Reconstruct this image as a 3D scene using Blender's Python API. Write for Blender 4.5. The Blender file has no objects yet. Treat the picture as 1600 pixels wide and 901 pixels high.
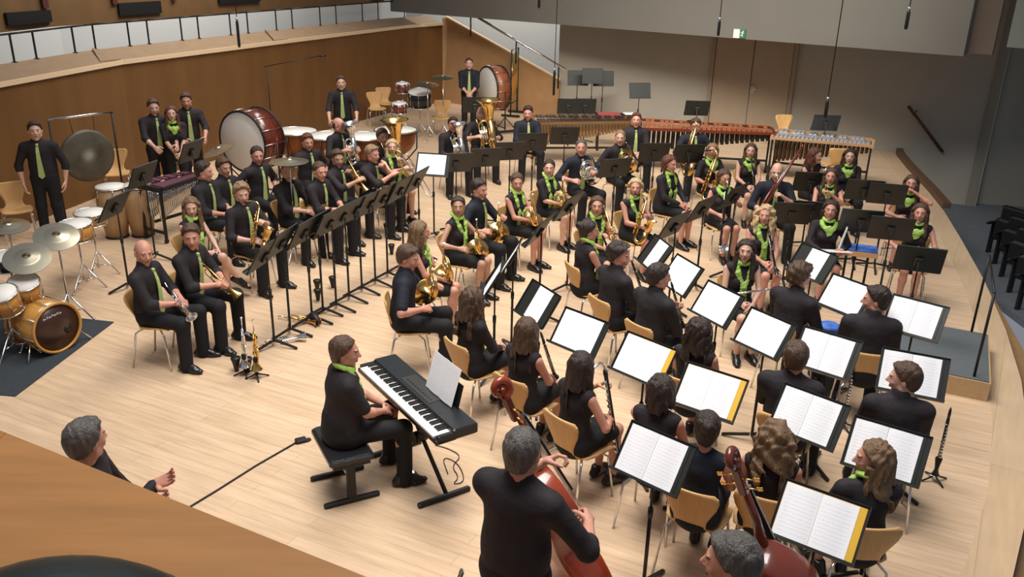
import bpy, math, random
import numpy as np
from mathutils import Vector, Matrix, Euler
random.seed(7); np.random.seed(7)
scene = bpy.context.scene
COL = scene.collection
PI = math.pi
# ---------------------------------------------------------------- camera
CAM_H = 4.2; FPX = 1350.0; PITCH = math.radians(21.6); ROLL = math.radians(1.3)
_F = np.array([0, math.cos(PITCH), -math.sin(PITCH)]); _R0 = np.array([1, 0, 0.]); _U0 = np.array([0, math.sin(PITCH), math.cos(PITCH)])
_R = math.cos(ROLL)*_R0 + math.sin(ROLL)*_U0; _U = -math.sin(ROLL)*_R0 + math.cos(ROLL)*_U0
cam = bpy.data.cameras.new('camera'); cam.sensor_width = 36.0; cam.lens = 36.0*FPX/1600.0; cam.clip_start = 0.05; cam.clip_end = 200
camo = bpy.data.objects.new('camera', cam); COL.objects.link(camo)
camo.matrix_world = Matrix(((_R[0], _U[0], -_F[0], 0), (_R[1], _U[1], -_F[1], 0), (_R[2], _U[2], -_F[2], CAM_H), (0, 0, 0, 1)))
scene.camera = camo
def at(px, py, z=0.0):
    """point of the plane z that the photograph shows at pixel px,py"""
    d = _F*FPX + _R*(px-800) - _U*(py-450.5); t = (z-CAM_H)/d[2]
    return Vector((d[0]*t, d[1]*t, z))
# ---------------------------------------------------------------- light
w = bpy.data.worlds.new('world'); scene.world = w; w.use_nodes = True
w.node_tree.nodes['Background'].inputs[0].default_value = (0.80, 0.86, 1.0, 1); w.node_tree.nodes['Background'].inputs[1].default_value = 0.20
def area_light(name, loc, size, power, col, target=(0, 8, 0), spread=160):
    l = bpy.data.lights.new(name, 'AREA'); l.shape = 'RECTANGLE'; l.size = size[0]; l.size_y = size[1]; l.energy = power; l.color = col; l.spread = math.radians(spread)
    o = bpy.data.objects.new(name, l); COL.objects.link(o); o.location = loc
    o.rotation_euler = (Vector(target)-Vector(loc)).to_track_quat('-Z', 'Y').to_euler(); return o
area_light('stage_light_front', (-.2, 5.6, 10.5), (5, 5), 375, (1.0, 0.95, 0.90), (.2, 6.4, 0), 110)
area_light('stage_light_middle', (-.6, 12.4, 10.5), (6, 4), 440, (1.0, 0.94, 0.87), (0.3, 13, 0), 110)
area_light('stage_light_back', (3.0, 13.0, 6.4), (7, .6), 150, (1.0, 0.94, 0.84), (3.6, 20.5, .6), 80)  # wall wash added to brighten the lower part of the back wall
area_light('gallery_light', (-4.2, 18.5, 7.5), (7, 1.5), 200, (1.0, 0.97, 0.92), (-8.2, 18.5, 2.4), 120)  # added fill, aimed to lift the pale gallery strip
area_light('stair_light', (-1.0, 24.0, 6.5), (3, 1), 110, (1.0, 0.97, 0.92), (0.5, 27, 1), 120)  # unseen lamp added to lighten the wall behind the stair parapet
scene.view_settings.view_transform = 'Standard'; scene.view_settings.look = 'None'
scene.view_settings.exposure = 0.40; scene.view_settings.gamma = 1.0; scene.view_settings.use_curve_mapping = False
# ---------------------------------------------------------------- materials
MATS = {}
def mat(name, col, rough=0.6, metal=0.0, noise=0.0, nscale=20.0, bump=0.0, bscale=60.0, coat=0.0, stretch=None, spec=0.5, emit=None):
    if name in MATS: return MATS[name]
    m = bpy.data.materials.new(name); m.use_nodes = True; nt = m.node_tree; b = nt.nodes['Principled BSDF']
    b.inputs['Base Color'].default_value = (*col, 1); b.inputs['Roughness'].default_value = rough; b.inputs['Metallic'].default_value = metal
    b.inputs['Specular IOR Level'].default_value = spec; b.inputs['Coat Weight'].default_value = coat
    if emit: b.inputs['Emission Color'].default_value = (*emit[0], 1); b.inputs['Emission Strength'].default_value = emit[1]
    tc = nt.nodes.new('ShaderNodeTexCoord'); mp = nt.nodes.new('ShaderNodeMapping'); nt.links.new(tc.outputs['Object'], mp.inputs[0])
    if stretch: mp.inputs['Scale'].default_value = stretch
    if noise > 0:
        n = nt.nodes.new('ShaderNodeTexNoise'); n.inputs['Scale'].default_value = nscale; n.inputs['Detail'].default_value = 4; nt.links.new(mp.outputs[0], n.inputs[0])
        r = nt.nodes.new('ShaderNodeMapRange'); r.inputs[1].default_value = .3; r.inputs[2].default_value = .7; r.inputs[3].default_value = 1-noise; r.inputs[4].default_value = 1+noise
        nt.links.new(n.outputs[0], r.inputs[0])
        hs = nt.nodes.new('ShaderNodeHueSaturation'); hs.inputs['Color'].default_value = (*col, 1); nt.links.new(r.outputs[0], hs.inputs['Value']); nt.links.new(hs.outputs[0], b.inputs['Base Color'])
    if bump > 0:
        n = nt.nodes.new('ShaderNodeTexNoise'); n.inputs['Scale'].default_value = bscale; nt.links.new(mp.outputs[0], n.inputs[0])
        bp = nt.nodes.new('ShaderNodeBump'); bp.inputs['Strength'].default_value = bump; bp.inputs['Distance'].default_value = .02; nt.links.new(n.outputs[0], bp.inputs['Height']); nt.links.new(bp.outputs[0], b.inputs['Normal'])
    MATS[name] = m; return m
def wood_planks(name, c1, c2, length, width, rot, rough=0.4, grain=0.12):
    m = bpy.data.materials.new(name); m.use_nodes = True; nt = m.node_tree; b = nt.nodes['Principled BSDF']; b.inputs['Roughness'].default_value = rough; b.inputs['Specular IOR Level'].default_value = .25
    tc = nt.nodes.new('ShaderNodeTexCoord'); mp = nt.nodes.new('ShaderNodeMapping'); nt.links.new(tc.outputs['Object'], mp.inputs[0]); mp.inputs['Rotation'].default_value = (0, 0, rot)
    br = nt.nodes.new('ShaderNodeTexBrick'); nt.links.new(mp.outputs[0], br.inputs[0]); br.inputs['Color1'].default_value = (*c1, 1); br.inputs['Color2'].default_value = (*c2, 1)
    br.inputs['Mortar'].default_value = (c1[0]*.62, c1[1]*.58, c1[2]*.5, 1); br.inputs['Scale'].default_value = 1; br.inputs['Brick Width'].default_value = length; br.inputs['Row Height'].default_value = width
    br.inputs['Mortar Size'].default_value = .0022; br.inputs['Mortar Smooth'].default_value = .3; br.offset = .37; br.inputs['Bias'].default_value = 0
    m2 = nt.nodes.new('ShaderNodeMapping'); nt.links.new(mp.outputs[0], m2.inputs[0]); m2.inputs['Scale'].default_value = (1.3, 12, 12)
    n = nt.nodes.new('ShaderNodeTexNoise'); n.inputs['Scale'].default_value = 1.6; n.inputs['Detail'].default_value = 6; nt.links.new(m2.outputs[0], n.inputs[0])
    r = nt.nodes.new('ShaderNodeMapRange'); r.inputs[1].default_value = .3; r.inputs[2].default_value = .7; r.inputs[3].default_value = 1-grain; r.inputs[4].default_value = 1+grain; nt.links.new(n.outputs[0], r.inputs[0])
    n2 = nt.nodes.new('ShaderNodeTexNoise'); n2.inputs['Scale'].default_value = .55; nt.links.new(mp.outputs[0], n2.inputs[0])
    r2 = nt.nodes.new('ShaderNodeMapRange'); r2.inputs[1].default_value = .3; r2.inputs[2].default_value = .7; r2.inputs[3].default_value = .93; r2.inputs[4].default_value = 1.06; nt.links.new(n2.outputs[0], r2.inputs[0])
    mu = nt.nodes.new('ShaderNodeMath'); mu.operation = 'MULTIPLY'; nt.links.new(r.outputs[0], mu.inputs[0]); nt.links.new(r2.outputs[0], mu.inputs[1])
    hs = nt.nodes.new('ShaderNodeHueSaturation'); nt.links.new(br.outputs[0], hs.inputs['Color']); nt.links.new(mu.outputs[0], hs.inputs['Value']); nt.links.new(hs.outputs[0], b.inputs['Base Color'])
    MATS[name] = m; return m
M_floor = wood_planks('stage_floor_wood', (.655, .475, .315), (.59, .42, .27), 1.9, .13, math.radians(26))
M_rim = wood_planks('stage_rim_wood', (.60, .44, .28), (.56, .40, .25), 3.0, .4, math.radians(-60), grain=.06)
M_wallwood = mat('panel_wood', (.175, .083, .028), .42, noise=.10, nscale=3, stretch=(1, 1, .25), spec=.3)
M_ledge = mat('ledge_wood', (.30, .20, .12), .5, noise=.08, nscale=6)
M_ledge_edge = mat('ledge_edge_wood', (.80, .60, .38), .5)  # paler tone paints in the bright highlight along the ledge front
M_stairwood = mat('stair_parapet_wood', (.46, .27, .13), .5, noise=.06, nscale=4)
M_darkwood = mat('gallery_wood', (.17, .088, .032), .5, noise=.1, nscale=3)
M_mullion = mat('mullion_wood', (.09, .02, .012), .5)
M_beige = mat('beige_plaster', (.36, .335, .285), .85, noise=.03, nscale=2)
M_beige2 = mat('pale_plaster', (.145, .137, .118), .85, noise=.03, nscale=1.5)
M_shadedw = mat('grey_plaster', (.27, .26, .22), .9, noise=.03, nscale=1.5)  # right wall gets less light; that shade is put into this darker tone
M_door = mat('door_paint', (.33, .255, .18), .6, noise=.03, nscale=5)
M_white = mat('gallery_plaster', (.66, .66, .63), .8)
M_audfloor = mat('audience_floor_grey', (.115, .13, .145), .7, noise=.12, nscale=12)
M_parapet = wood_planks('near_parapet_wood', (.37, .175, .058), (.345, .163, .055), 4.0, 2.4, 0.0, grain=.10)
M_fascia = mat('stage_fascia_wood', (.27, .16, .07), .5, noise=.08, nscale=5)
M_black = mat('black_metal', (.012, .012, .012), .45, spec=.4)
M_desk = mat('stand_desk_black', (.020, .022, .020), .42, noise=.15, nscale=5, spec=.5)
M_blackgloss = mat('black_plastic', (.014, .016, .018), .3)
M_chrome = mat('chrome', (.75, .75, .76), .16, 1.0)
M_silver = mat('silver_plate', (.80, .80, .80), .2, 1.0)
M_brass = mat('lacquered_brass', (.80, .53, .19), .2, 1.0)
M_gold = mat('gold_brass', (.72, .42, .12), .22, 1.0)
M_ply = mat('chair_plywood', (.64, .38, .155), .42, noise=.06, nscale=6, stretch=(6, 1, 1), spec=.3)
M_mat = mat('rubber_mat', (.030, .038, .046), .85, noise=.15, nscale=30)
M_red = mat('red_varnish', (.30, .045, .015), .22, coat=.5, noise=.15, nscale=6)
M_redbrown = mat('dark_red_varnish', (.14, .025, .012), .25, coat=.5, noise=.12, nscale=6)
M_rose = mat('rosewood', (.31, .095, .038), .35, noise=.3, nscale=5)
M_head = mat('drum_skin', (.80, .78, .72), .5, noise=.03, nscale=4)
M_drumgold = mat('gold_lacquer_shell', (.55, .27, .055), .25, coat=.6, noise=.1, nscale=8)
M_copper = mat('copper_bowl', (.22, .085, .04), .4, .9)
M_cym = mat('cymbal_bronze', (.66, .60, .44), .3, 1.0)
M_tam = mat('tam_tam_bronze', (.13, .115, .085), .6, .6, noise=.35, nscale=4)
M_conga = mat('conga_wood', (.40, .25, .12), .5, noise=.12, nscale=4, stretch=(4, 4, 1))
M_cushion = mat('black_leather', (.016, .017, .019), .32, bump=.15)
M_blue = mat('blue_cloth', (.06, .17, .60), .6, noise=.35, nscale=12)
M_yellow = mat('yellow_folder', (.80, .48, .04), .6)
M_keys = mat('white_keys', (.82, .82, .80), .35)
M_green = mat('lime_scarf', (.36, .58, .12), .75, noise=.14, nscale=14, bump=.3, bscale=30)
M_tie = mat('lime_tie', (.42, .52, .19), .6, noise=.06, nscale=30)
M_shirt = mat('black_shirt', (.024, .020, .023), .75, bump=.45, bscale=14, spec=.25)
M_navy = mat('dark_navy_shirt', (.017, .020, .030), .75, bump=.45, bscale=14, spec=.25)
M_trouser = mat('black_trousers', (.015, .015, .017), .8, bump=.35, bscale=12, spec=.25)
M_shoe = mat('black_shoe', (.010, .009, .009), .3)
M_lip = mat('lips', (.42, .13, .10), .5)
M_eye = mat('eye_white', (.62, .60, .56), .3)
M_iris = mat('iris', (.03, .02, .012), .2)
SKIN = [mat('skin_light', (.62, .36, .26), .5, noise=.05, nscale=12), mat('skin_rosy', (.58, .28, .20), .5, noise=.06, nscale=12), mat('skin_tan', (.47, .26, .17), .5, noise=.05, nscale=12)]
HAIR = {k: mat('hair_'+k, c, .5, noise=.35, nscale=14, bump=.6, bscale=40, stretch=(3, 3, .5)) for k, c in dict(
    black=(.012, .009, .008), dark=(.028, .016, .011), brown=(.075, .040, .022), light=(.17, .10, .05), blond=(.50, .36, .19), grey=(.09, .08, .072), red=(.11, .035, .018), sandy=(.27, .17, .09)).items()}
# ---------------------------------------------------------------- object helpers
def tag(o, label=None, cat=None, group=None, kind=None):
    if label: o['label'] = label
    if cat: o['category'] = cat
    if group: o['group'] = group
    if kind: o['kind'] = kind
    return o
def empty(name, loc=(0, 0, 0), rz=0.0, label=None, cat=None, group=None):
    o = bpy.data.objects.new(name, None); COL.objects.link(o); o.location = loc; o.rotation_euler = (0, 0, rz); o.empty_display_size = .1
    return tag(o, label, cat, group)
def link(name, me, parent=None):
    o = bpy.data.objects.new(name, me); COL.objects.link(o)
    if parent: o.parent = parent
    return o
def copy_tree(o, parent=None):
    c = o.copy(); COL.objects.link(c)
    if parent: c.parent = parent
    for ch in o.children: copy_tree(ch, c)
    return c
def V(*a): return Vector(a)
def frame(d, up=(0, 0, 1)):
    z = Vector(d).normalized(); u = Vector(up)
    if abs(z.dot(u)) > .98: u = Vector((0, 1, 0))
    x = u.cross(z).normalized(); y = z.cross(x); return x, y, z
class MB:
    def __init__(s): s.v = []; s.f = []; s.m = []; s.M = None; s.k = 0; s.sm = []
    def av(s, p):
        p = Vector(p)
        if s.M is not None: p = s.M @ p
        s.v.append(tuple(p)); return len(s.v)-1
    def af(s, ids, smooth=False): s.f.append(tuple(ids)); s.m.append(s.k); s.sm.append(smooth)
    def box(s, c, d, rz=0, R=None, bev=0.0):
        c = Vector(c); R = R or Matrix.Rotation(rz, 3, 'Z'); x, y, z = d[0]/2, d[1]/2, d[2]/2
        b = min(bev, x*.9, y*.9, z*.9)
        if b <= 0:
            ids = [s.av(c+R@V(i*x, j*y, k*z)) for k in (-1, 1) for j in (-1, 1) for i in (-1, 1)]
            for q in ((0, 2, 3, 1), (4, 5, 7, 6), (0, 1, 5, 4), (2, 6, 7, 3), (0, 4, 6, 2), (1, 3, 7, 5)): s.af([ids[t] for t in q])
        else:
            rings = []
            for zz, ins in ((-z, b), (-z+b, 0), (z-b, 0), (z, b)):
                xx, yy = x-ins, y-ins
                rings.append([s.av(c+R@V(*p, zz)) for p in ((-xx+b, -yy), (xx-b, -yy), (xx, -yy+b), (xx, yy-b), (xx-b, yy), (-xx+b, yy), (-xx, yy-b), (-xx, -yy+b))])
            s.rings(rings, smooth=False)
    def rings(s, rings, smooth=True, cap=True, closed=False):
        n = len(rings[0])
        for a, b in zip(rings[:-1], rings[1:]):
            for i in range(n): j = (i+1) % n; s.af((a[i], a[j], b[j], b[i]), smooth)
        if closed:
            a, b = rings[-1], rings[0]
            for i in range(n): j = (i+1) % n; s.af((a[i], a[j], b[j], b[i]), smooth)
        elif cap: s.af(rings[0][::-1], False); s.af(rings[-1], False)
    def tube(s, pts, r, n=8, closed=False, cap=True):
        pts = [Vector(p) for p in pts]; N = len(pts); rs = r if isinstance(r, (list, tuple)) else [r]*N
        rings = []; prev = None
        for i, p in enumerate(pts):
            if closed: d = pts[(i+1) % N]-pts[i-1]
            else: d = pts[min(i+1, N-1)]-pts[max(i-1, 0)]
            d = d.normalized() if d.length > 1e-9 else V(0, 0, 1)
            if prev is None: x, y, _ = frame(d)
            else:
                x = prev-d*prev.dot(d); x = x.normalized() if x.length > 1e-6 else frame(d)[0]; y = d.cross(x)
            prev = x
            rings.append([s.av(p+x*math.cos(2*PI*k/n)*rs[i]+y*math.sin(2*PI*k/n)*rs[i]) for k in range(n)])
        s.rings(rings, True, cap, closed)
    def bar(s, a, b, r=.01, n=8): s.tube([a, b], r, n)
    def lathe(s, prof, o=(0, 0, 0), d=(0, 0, 1), n=24, cap=True, sc=(1, 1)):
        o = Vector(o); x, y, z = frame(d); rings = []
        for r, h in prof: rings.append([s.av(o+z*h+x*math.cos(2*PI*k/n)*r*sc[0]+y*math.sin(2*PI*k/n)*r*sc[1]) for k in range(n)])
        s.rings(rings, True, cap)
    def cyl(s, a, b, r, n=20): s.tube([a, b], r, n)
    def ball(s, c, r, n=12, sc=(1, 1, 1)):
        c = Vector(c); rings = []
        for i in range(1, n//2):
            t = PI*i/(n//2); rings.append([s.av(c+V(math.sin(t)*math.cos(2*PI*k/n)*r*sc[0], math.sin(t)*math.sin(2*PI*k/n)*r*sc[1], -math.cos(t)*r*sc[2])) for k in range(n)])
        s.rings(rings)
    def torus(s, c, R, r, d=(0, 0, 1), n=24, m=8, sc=(1, 1)):
        x, y, z = frame(d); c = Vector(c)
        s.tube([c+x*math.cos(2*PI*k/n)*R*sc[0]+y*math.sin(2*PI*k/n)*R*sc[1] for k in range(n)], r, m, closed=True)
    def prism(s, poly, z0, z1):
        a = [s.av((p[0], p[1], z0)) for p in poly]; b = [s.av((p[0], p[1], z1)) for p in poly]; s.rings([a, b], smooth=False)
    def slab(s, poly, nrm):
        nrm = Vector(nrm); a = [s.av(p) for p in poly]; b = [s.av(Vector(p)+nrm) for p in poly]; s.rings([a, b], smooth=False)
    def mesh(s, name, mats):
        me = bpy.data.meshes.new(name); me.from_pydata(s.v, [], s.f)
        for m in (mats if isinstance(mats, (list, tuple)) else [mats]): me.materials.append(m)
        me.polygons.foreach_set('material_index', s.m); me.polygons.foreach_set('use_smooth', s.sm); me.update()
        import bmesh
        bm = bmesh.new(); bm.from_mesh(me); bmesh.ops.recalc_face_normals(bm, faces=bm.faces); bm.to_mesh(me); bm.free()
        return me
    def build(s, name, mats, parent=None, **kw): return tag(link(name, s.mesh(name, mats), parent), **kw)
def part(name, mats, parent, fn, **kw):
    b = MB(); fn(b); return b.build(name, mats, parent, **kw)
SCALE_K = 4.2/3.7; CAM_H = 3.7     # the shell below is laid out in units of 1/SCALE_K m and scaled once at its end
# ================================================================ the setting
def struct(name, fn, mats):
    b = MB(); fn(b); return b.build(name, mats, None, kind='structure')
EDGE = [(7.75, 17.6), (7.55, 16.9), (7.32, 15.9), (6.98, 14.2), (6.71, 13.03), (6.30, 11.6), (5.80, 9.95), (5.28, 8.45), (4.82, 7.3), (4.32, 6.25), (3.80, 5.3), (3.22, 4.45), (2.5, 3.6), (1.6, 2.75), (.6, 2.1), (-.6, 1.6), (-2.0, 1.3), (-3.6, 1.3), (-7.5, 1.3)]
def inset(path, d):
    out = []
    for i, p in enumerate(path):
        a = Vector(path[max(i-1, 0)]); b = Vector(path[min(i+1, len(path)-1)]); t = (b-a).normalized(); n = Vector((t[1], -t[0])); out.append((p[0]+n[0]*d, p[1]+n[1]*d))
    return out
IN = inset(EDGE, .27); OUT = [inset(EDGE, -(.05 if i < 6 else .10 if i < 7 else .17 if i < 8 else .26))[i] for i in range(len(EDGE))]
poly = [(p[0], p[1]) for p in IN] + [(-7.5, 7.0), (-7.0, 9.8), (-6.72, 11.4), (-6.2, 13.8), (-4.5, 17.4), (-1.9, 22.2), (1.1, 20.6), (7.3, 17.6)]
struct('floor', lambda b: b.prism(poly[::-1], -.12, 0), M_floor)
def rim(b):
    for i in range(len(EDGE)-1):
        b.slab([(*IN[i], -.118), (*IN[i+1], -.118), (*EDGE[i+1], -.118), (*EDGE[i], -.118)], (0, 0, .121))
struct('trim_1', rim, M_rim)
def step(b):
    for i in range(len(EDGE)-1):
        b.slab([(*EDGE[i], -1.0), (*EDGE[i+1], -1.0), (*OUT[i+1], -1.0), (*OUT[i], -1.0)], (0, 0, .86))
struct('trim_2', step, M_fascia)
# raised dark kerb along the back right of the stage
def kerb(b):
    P = [(7.75, 17.5), (7.55, 16.9), (7.32, 15.9), (6.98, 14.2), (6.76, 13.2)]; Q = inset(P, -.12)
    for i in range(4): b.slab([(*P[i], .004), (*P[i+1], .004), (*Q[i+1], .004), (*Q[i], .004)], (0, 0, .09))
struct('trim_3', kerb, mat('kerb_wood', (.10, .055, .03), .5))
struct('floor_audience', lambda b: b.prism([(-2, -3), (30, -3), (30, 24), (7.0, 24), (7.0, 5), (3, 2), (-2, 0)], -1.0, -.9), M_audfloor)
# left wall : low wood wall with ledge, railing and gallery behind
WL = [(a*1.065, b*1.065) for a, b in [(-7.1, 5.0), (-6.72, 7.6), (-6.27, 10.61), (-5.77, 12.88), (-4.18, 16.23), (-2.49, 19.7), (-1.74, 20.7)]]
def off(path, d): return inset(path, d)
WL_b = off(WL, -.16)
def wallleft(b):
    for i in range(len(WL)-1): b.slab([(*WL[i], 0), (*WL[i+1], 0), (*WL_b[i+1], 0), (*WL_b[i], 0)], (0, 0, 1.87))
struct('wall_left', wallleft, M_wallwood)
Ledge0 = off(WL, .03); Ledge1 = off(WL, -.55)
def ledge(b):
    for i in range(len(WL)-1):
        for k, (z0, z1, A, B) in enumerate([(1.87, 1.89, Ledge0, WL)]):
            b.k = 1; b.slab([(*A[i], 1.865), (*A[i+1], 1.865), (*B[i+1], 1.865), (*B[i], 1.865)], (0, 0, .065))
        b.k = 0
        a = [b.av((*p, z)) for p, z in ((WL[i], 1.915), (WL[i+1], 1.915), (Ledge1[i+1], 2.05), (Ledge1[i], 2.05))]
        c = [b.av((*p, z)) for p, z in ((WL[i], 1.875), (WL[i+1], 1.875), (Ledge1[i+1], 1.875), (Ledge1[i], 1.875))]
        b.rings([c, a], smooth=False)
struct('trim_4', ledge, [M_ledge, M_ledge_edge])
for q in ((190, 98), (455, 63)):
    p0 = at(q[0], q[1], 2.03)
    i = 3 if q[0] == 190 else 4
    a = Vector((*WL[i], 1.92)); e = Vector((*Ledge1[i], 2.06))
    def gore(b):
        d = (Vector((*WL[i+1], 0))-Vector((*WL[i], 0))).normalized()
        b.slab([a, a-d*.38, e], (0, 0, .03)); b.k = 0
    struct('trim_5', gore, M_ledge)
GB = off(WL, -1.15)
def galback(b):
    for i in range(len(WL)-1): b.slab([(*GB[i], 1.5), (*GB[i+1], 1.5), (*off(WL, -1.3)[i+1], 1.5), (*off(WL, -1.3)[i], 1.5)], (0, 0, .86))
struct('wall_gallery', galback, M_white)
GW = off(WL, -1.9)
def galwall(b):
    for i in range(len(WL)-1): b.slab([(*GW[i], 1.6), (*GW[i+1], 1.6), (*off(WL, -2.1)[i+1], 1.6), (*off(WL, -2.1)[i], 1.6)], (0, 0, 4.4))
struct('wall_back_gallery', galwall, M_darkwood)
def galmull(b):
    for i in range(1, len(WL)-1):
        a = Vector((*GW[i], 0)); e = Vector((*GW[i+1], 0)); n = max(2, int((e-a).length/1.3)); d = (e-a).normalized(); nrm = Vector((d[1], -d[0], 0))
        for k in range(n):
            p = a+(e-a)*(k+.3)/n + nrm*.03; b.box((p[0], p[1], 4.3), (.10, .06, 3.4), math.atan2(d[1], d[0]))
struct('trim_6', galmull, M_mullion)
# gallery railing
posts = [(22, 95), (56, 90), (118, 80), (149, 75), (205, 68), (233, 65), (285, 57), (312, 53), (363, 47), (387, 44), (433, 40), (458, 36), (502, 32), (526, 28), (568, 24), (591, 22), (632, 19)]
def on_path(px, path, z):
    best = None
    for i in range(len(path)-1):
        for k in range(60):
            q = Vector((path[i][0]+(path[i+1][0]-path[i][0])*k/60, path[i][1]+(path[i+1][1]-path[i][1])*k/60, z))
            d = np.array(q)-np.array([0, 0, CAM_H]); u = 800+FPX*float(d@_R)/float(d@_F)
            if best is None or abs(u-px) < best[0]: best = (abs(u-px), q)
    return best[1]
rail = empty('gallery_railing', (*Ledge1[3], 2.04), 0, 'black metal railing with paired thin posts along the upper left gallery ledge', 'railing')
RP = []
for px, py in posts:
    p = on_path(px, Ledge1, 2.04); RP.append(p)
    def f(b, p=p): b.box((0, 0, .19), (.022, .022, .40)); b.box((0, 0, .005), (.06, .06, .02))
    o = part('post', M_black, rail, f); o.location = p-rail.location
def f(b):
    L = [RP[0]-(RP[2]-RP[0])*1.6]+RP
    for a, c in zip(L[:-1], L[1:]): b.bar(Vector(a)+V(0, 0, .39)-rail.location, Vector(c)+V(0, 0, .39)-rail.location, .016, 6)
part('top_rail', M_black, rail, f)
# dark openings in the gallery wall
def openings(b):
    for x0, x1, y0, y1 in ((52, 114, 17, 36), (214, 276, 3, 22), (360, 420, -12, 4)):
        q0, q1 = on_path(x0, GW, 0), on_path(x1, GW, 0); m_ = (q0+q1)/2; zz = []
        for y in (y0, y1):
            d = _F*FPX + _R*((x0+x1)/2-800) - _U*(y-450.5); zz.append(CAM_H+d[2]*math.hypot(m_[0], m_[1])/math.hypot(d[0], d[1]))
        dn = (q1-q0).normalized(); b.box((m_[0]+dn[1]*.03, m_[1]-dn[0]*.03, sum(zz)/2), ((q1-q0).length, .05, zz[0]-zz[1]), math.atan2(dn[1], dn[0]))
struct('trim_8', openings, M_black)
# stair parapet at the back with handrail
PA = Vector((-1.853, 22.04, 0)); PB = Vector((.97, 20.15, 0))
def stairpar(b):
    n = V(.04, .16, 0); a = [b.av(p) for p in (PA, PB, PB+V(0, 0, .86), PA+V(.15, 0, 2.04), PA+V(0, 0, 2.04))]; c = [b.av(p+n) for p in (PA, PB, PB+V(0, 0, .86), PA+V(.15, 0, 2.04), PA+V(0, 0, 2.04))]; b.rings([a, c], smooth=False)
struct('wall_stair_parapet', stairpar, M_stairwood)
struct('trim_7', lambda b: b.slab([PA+V(.1, -.03, 2.04), PB+V(.02, -.03, .86), PB+V(.02, .2, .86), PA+V(.1, .2, 2.04)], (0, 0, .035)), M_ledge_edge)
hr = empty('stair_handrail', PA+V(.4, .1, 2.2), 0, 'polished metal handrail sloping down the stair parapet at the back', 'handrail')
h0 = at(733, 17, 2.95); h1 = at(884, 109, 1.35)
h0 = Vector((PA[0]+.43, PA[1]-.02, 0)); 
H0 = at(731, 18, 2.32); H1 = at(884, 109, 1.20)
part('rail', M_chrome, hr, lambda b: b.tube([H0-hr.location, H1-hr.location], .028, 8))
for t in (.03, .5, .93):
    p = H0.lerp(H1, t); part('post', M_black, hr, lambda b, p=p: b.bar(p-hr.location, p-hr.location-V(0, 0, .5), .018, 6))
# stairwell wall behind parapet
struct('wall_stairwell', lambda b: b.slab([(-3.9, 24.0, 0), (2.9, 22.4, 0), (3.0, 22.6, 0), (-3.9, 24.2, 0)], (0, 0, 6)), M_white)
struct('wall_corner_pier', lambda b: b.box((-2.95, 22.9, 3.2), (.95, .5, 6.4), .3), mat('grey_pier', (.38, .40, .40), .8))
# back wall (beige) from behind the xylophones to the corner on the right
B0 = Vector((.95, 20.35, 0)); B1 = Vector((4.15, 18.75, 0)); B2 = Vector((7.55, 17.25, 0)); B3 = Vector((9.15, 16.6, 0)); B4 = Vector((13.5, 15.9, 0))
def wallseg(a, c, z0, z1, t=.2):
    n = (c-a).cross(V(0, 0, 1)).normalized()*-t
    return lambda b: b.slab([a+V(0, 0, z0), c+V(0, 0, z0), c+n+V(0, 0, z0), a+n+V(0, 0, z0)], (0, 0, z1-z0))
struct('wall_back', wallseg(B0, B3, -1.0, 6.5), M_beige)
struct('wall_right', wallseg(B3+V(0, .25, 0), B4, -1.0, 6.5), M_shadedw)
struct('wall_right_pier', lambda b: b.box(B3+V(-.06, .16, 2.7), (.16, .3, 7.4), -.35), mat('pier_plaster', (.24, .22, .18), .9))
# door
dd = (B3-B0).normalized(); da = math.atan2(dd[1], dd[0])
dl = at(1103, 214, 0); dc = B0 + dd*((at(1160, 216, 0)-B0).dot(dd)); nrm = V(dd[1], -dd[0], 0)
dr = empty('door_1', dc+nrm*.012, da); dr['kind'] = 'structure'
part('door_leaf', M_door, dr, lambda b: (b.box((-.40, -.02, 1.1), (.78, .04, 2.2)), b.box((.40, -.02, 1.1), (.78, .04, 2.2))))
part('door_frame', mat('door_frame_paint', (.27, .21, .15), .6), dr, lambda b: (b.box((-.84, -.03, 1.13), (.08, .07, 2.26)), b.box((.84, -.03, 1.13), (.08, .07, 2.26))))
part('door_handle', M_chrome, dr, lambda b: (b.box((.06, -.05, 1.02), (.10, .03, .16)), b.bar((.06, -.09, 1.02), (.14, -.09, 1.02), .012)))
# hanging upper panel wall
U0 = at(640, 20, 2.2); U1 = at(1505, 88, 2.2)
ud = (U1-U0).normalized(); un = V(-ud[1], ud[0], 0)
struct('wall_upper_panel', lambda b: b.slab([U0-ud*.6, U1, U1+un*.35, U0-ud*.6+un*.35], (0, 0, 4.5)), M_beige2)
struct('wall_upper_panel_side', lambda b: b.slab([U1+un*.4-ud*.2+V(0, 0, .02), U1+un*.4+ud*.36+V(0, 0, .02), U1+un*.55+ud*.36+V(0, 0, .02), U1+un*.55-ud*.2+V(0, 0, .02)], (0, 0, 4.5)), mat('panel_side', (.15, .11, .08), .8))  # dark slab behind the panel end; its colour paints the shaded gap
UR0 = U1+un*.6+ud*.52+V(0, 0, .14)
struct('wall_upper_right', lambda b: b.slab([UR0, UR0+ud*5, UR0+ud*5+un*.3, UR0+un*.3], (0, 0, 4.5)), mat('upper_right_plaster', (.25, .26, .22), .9))
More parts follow.
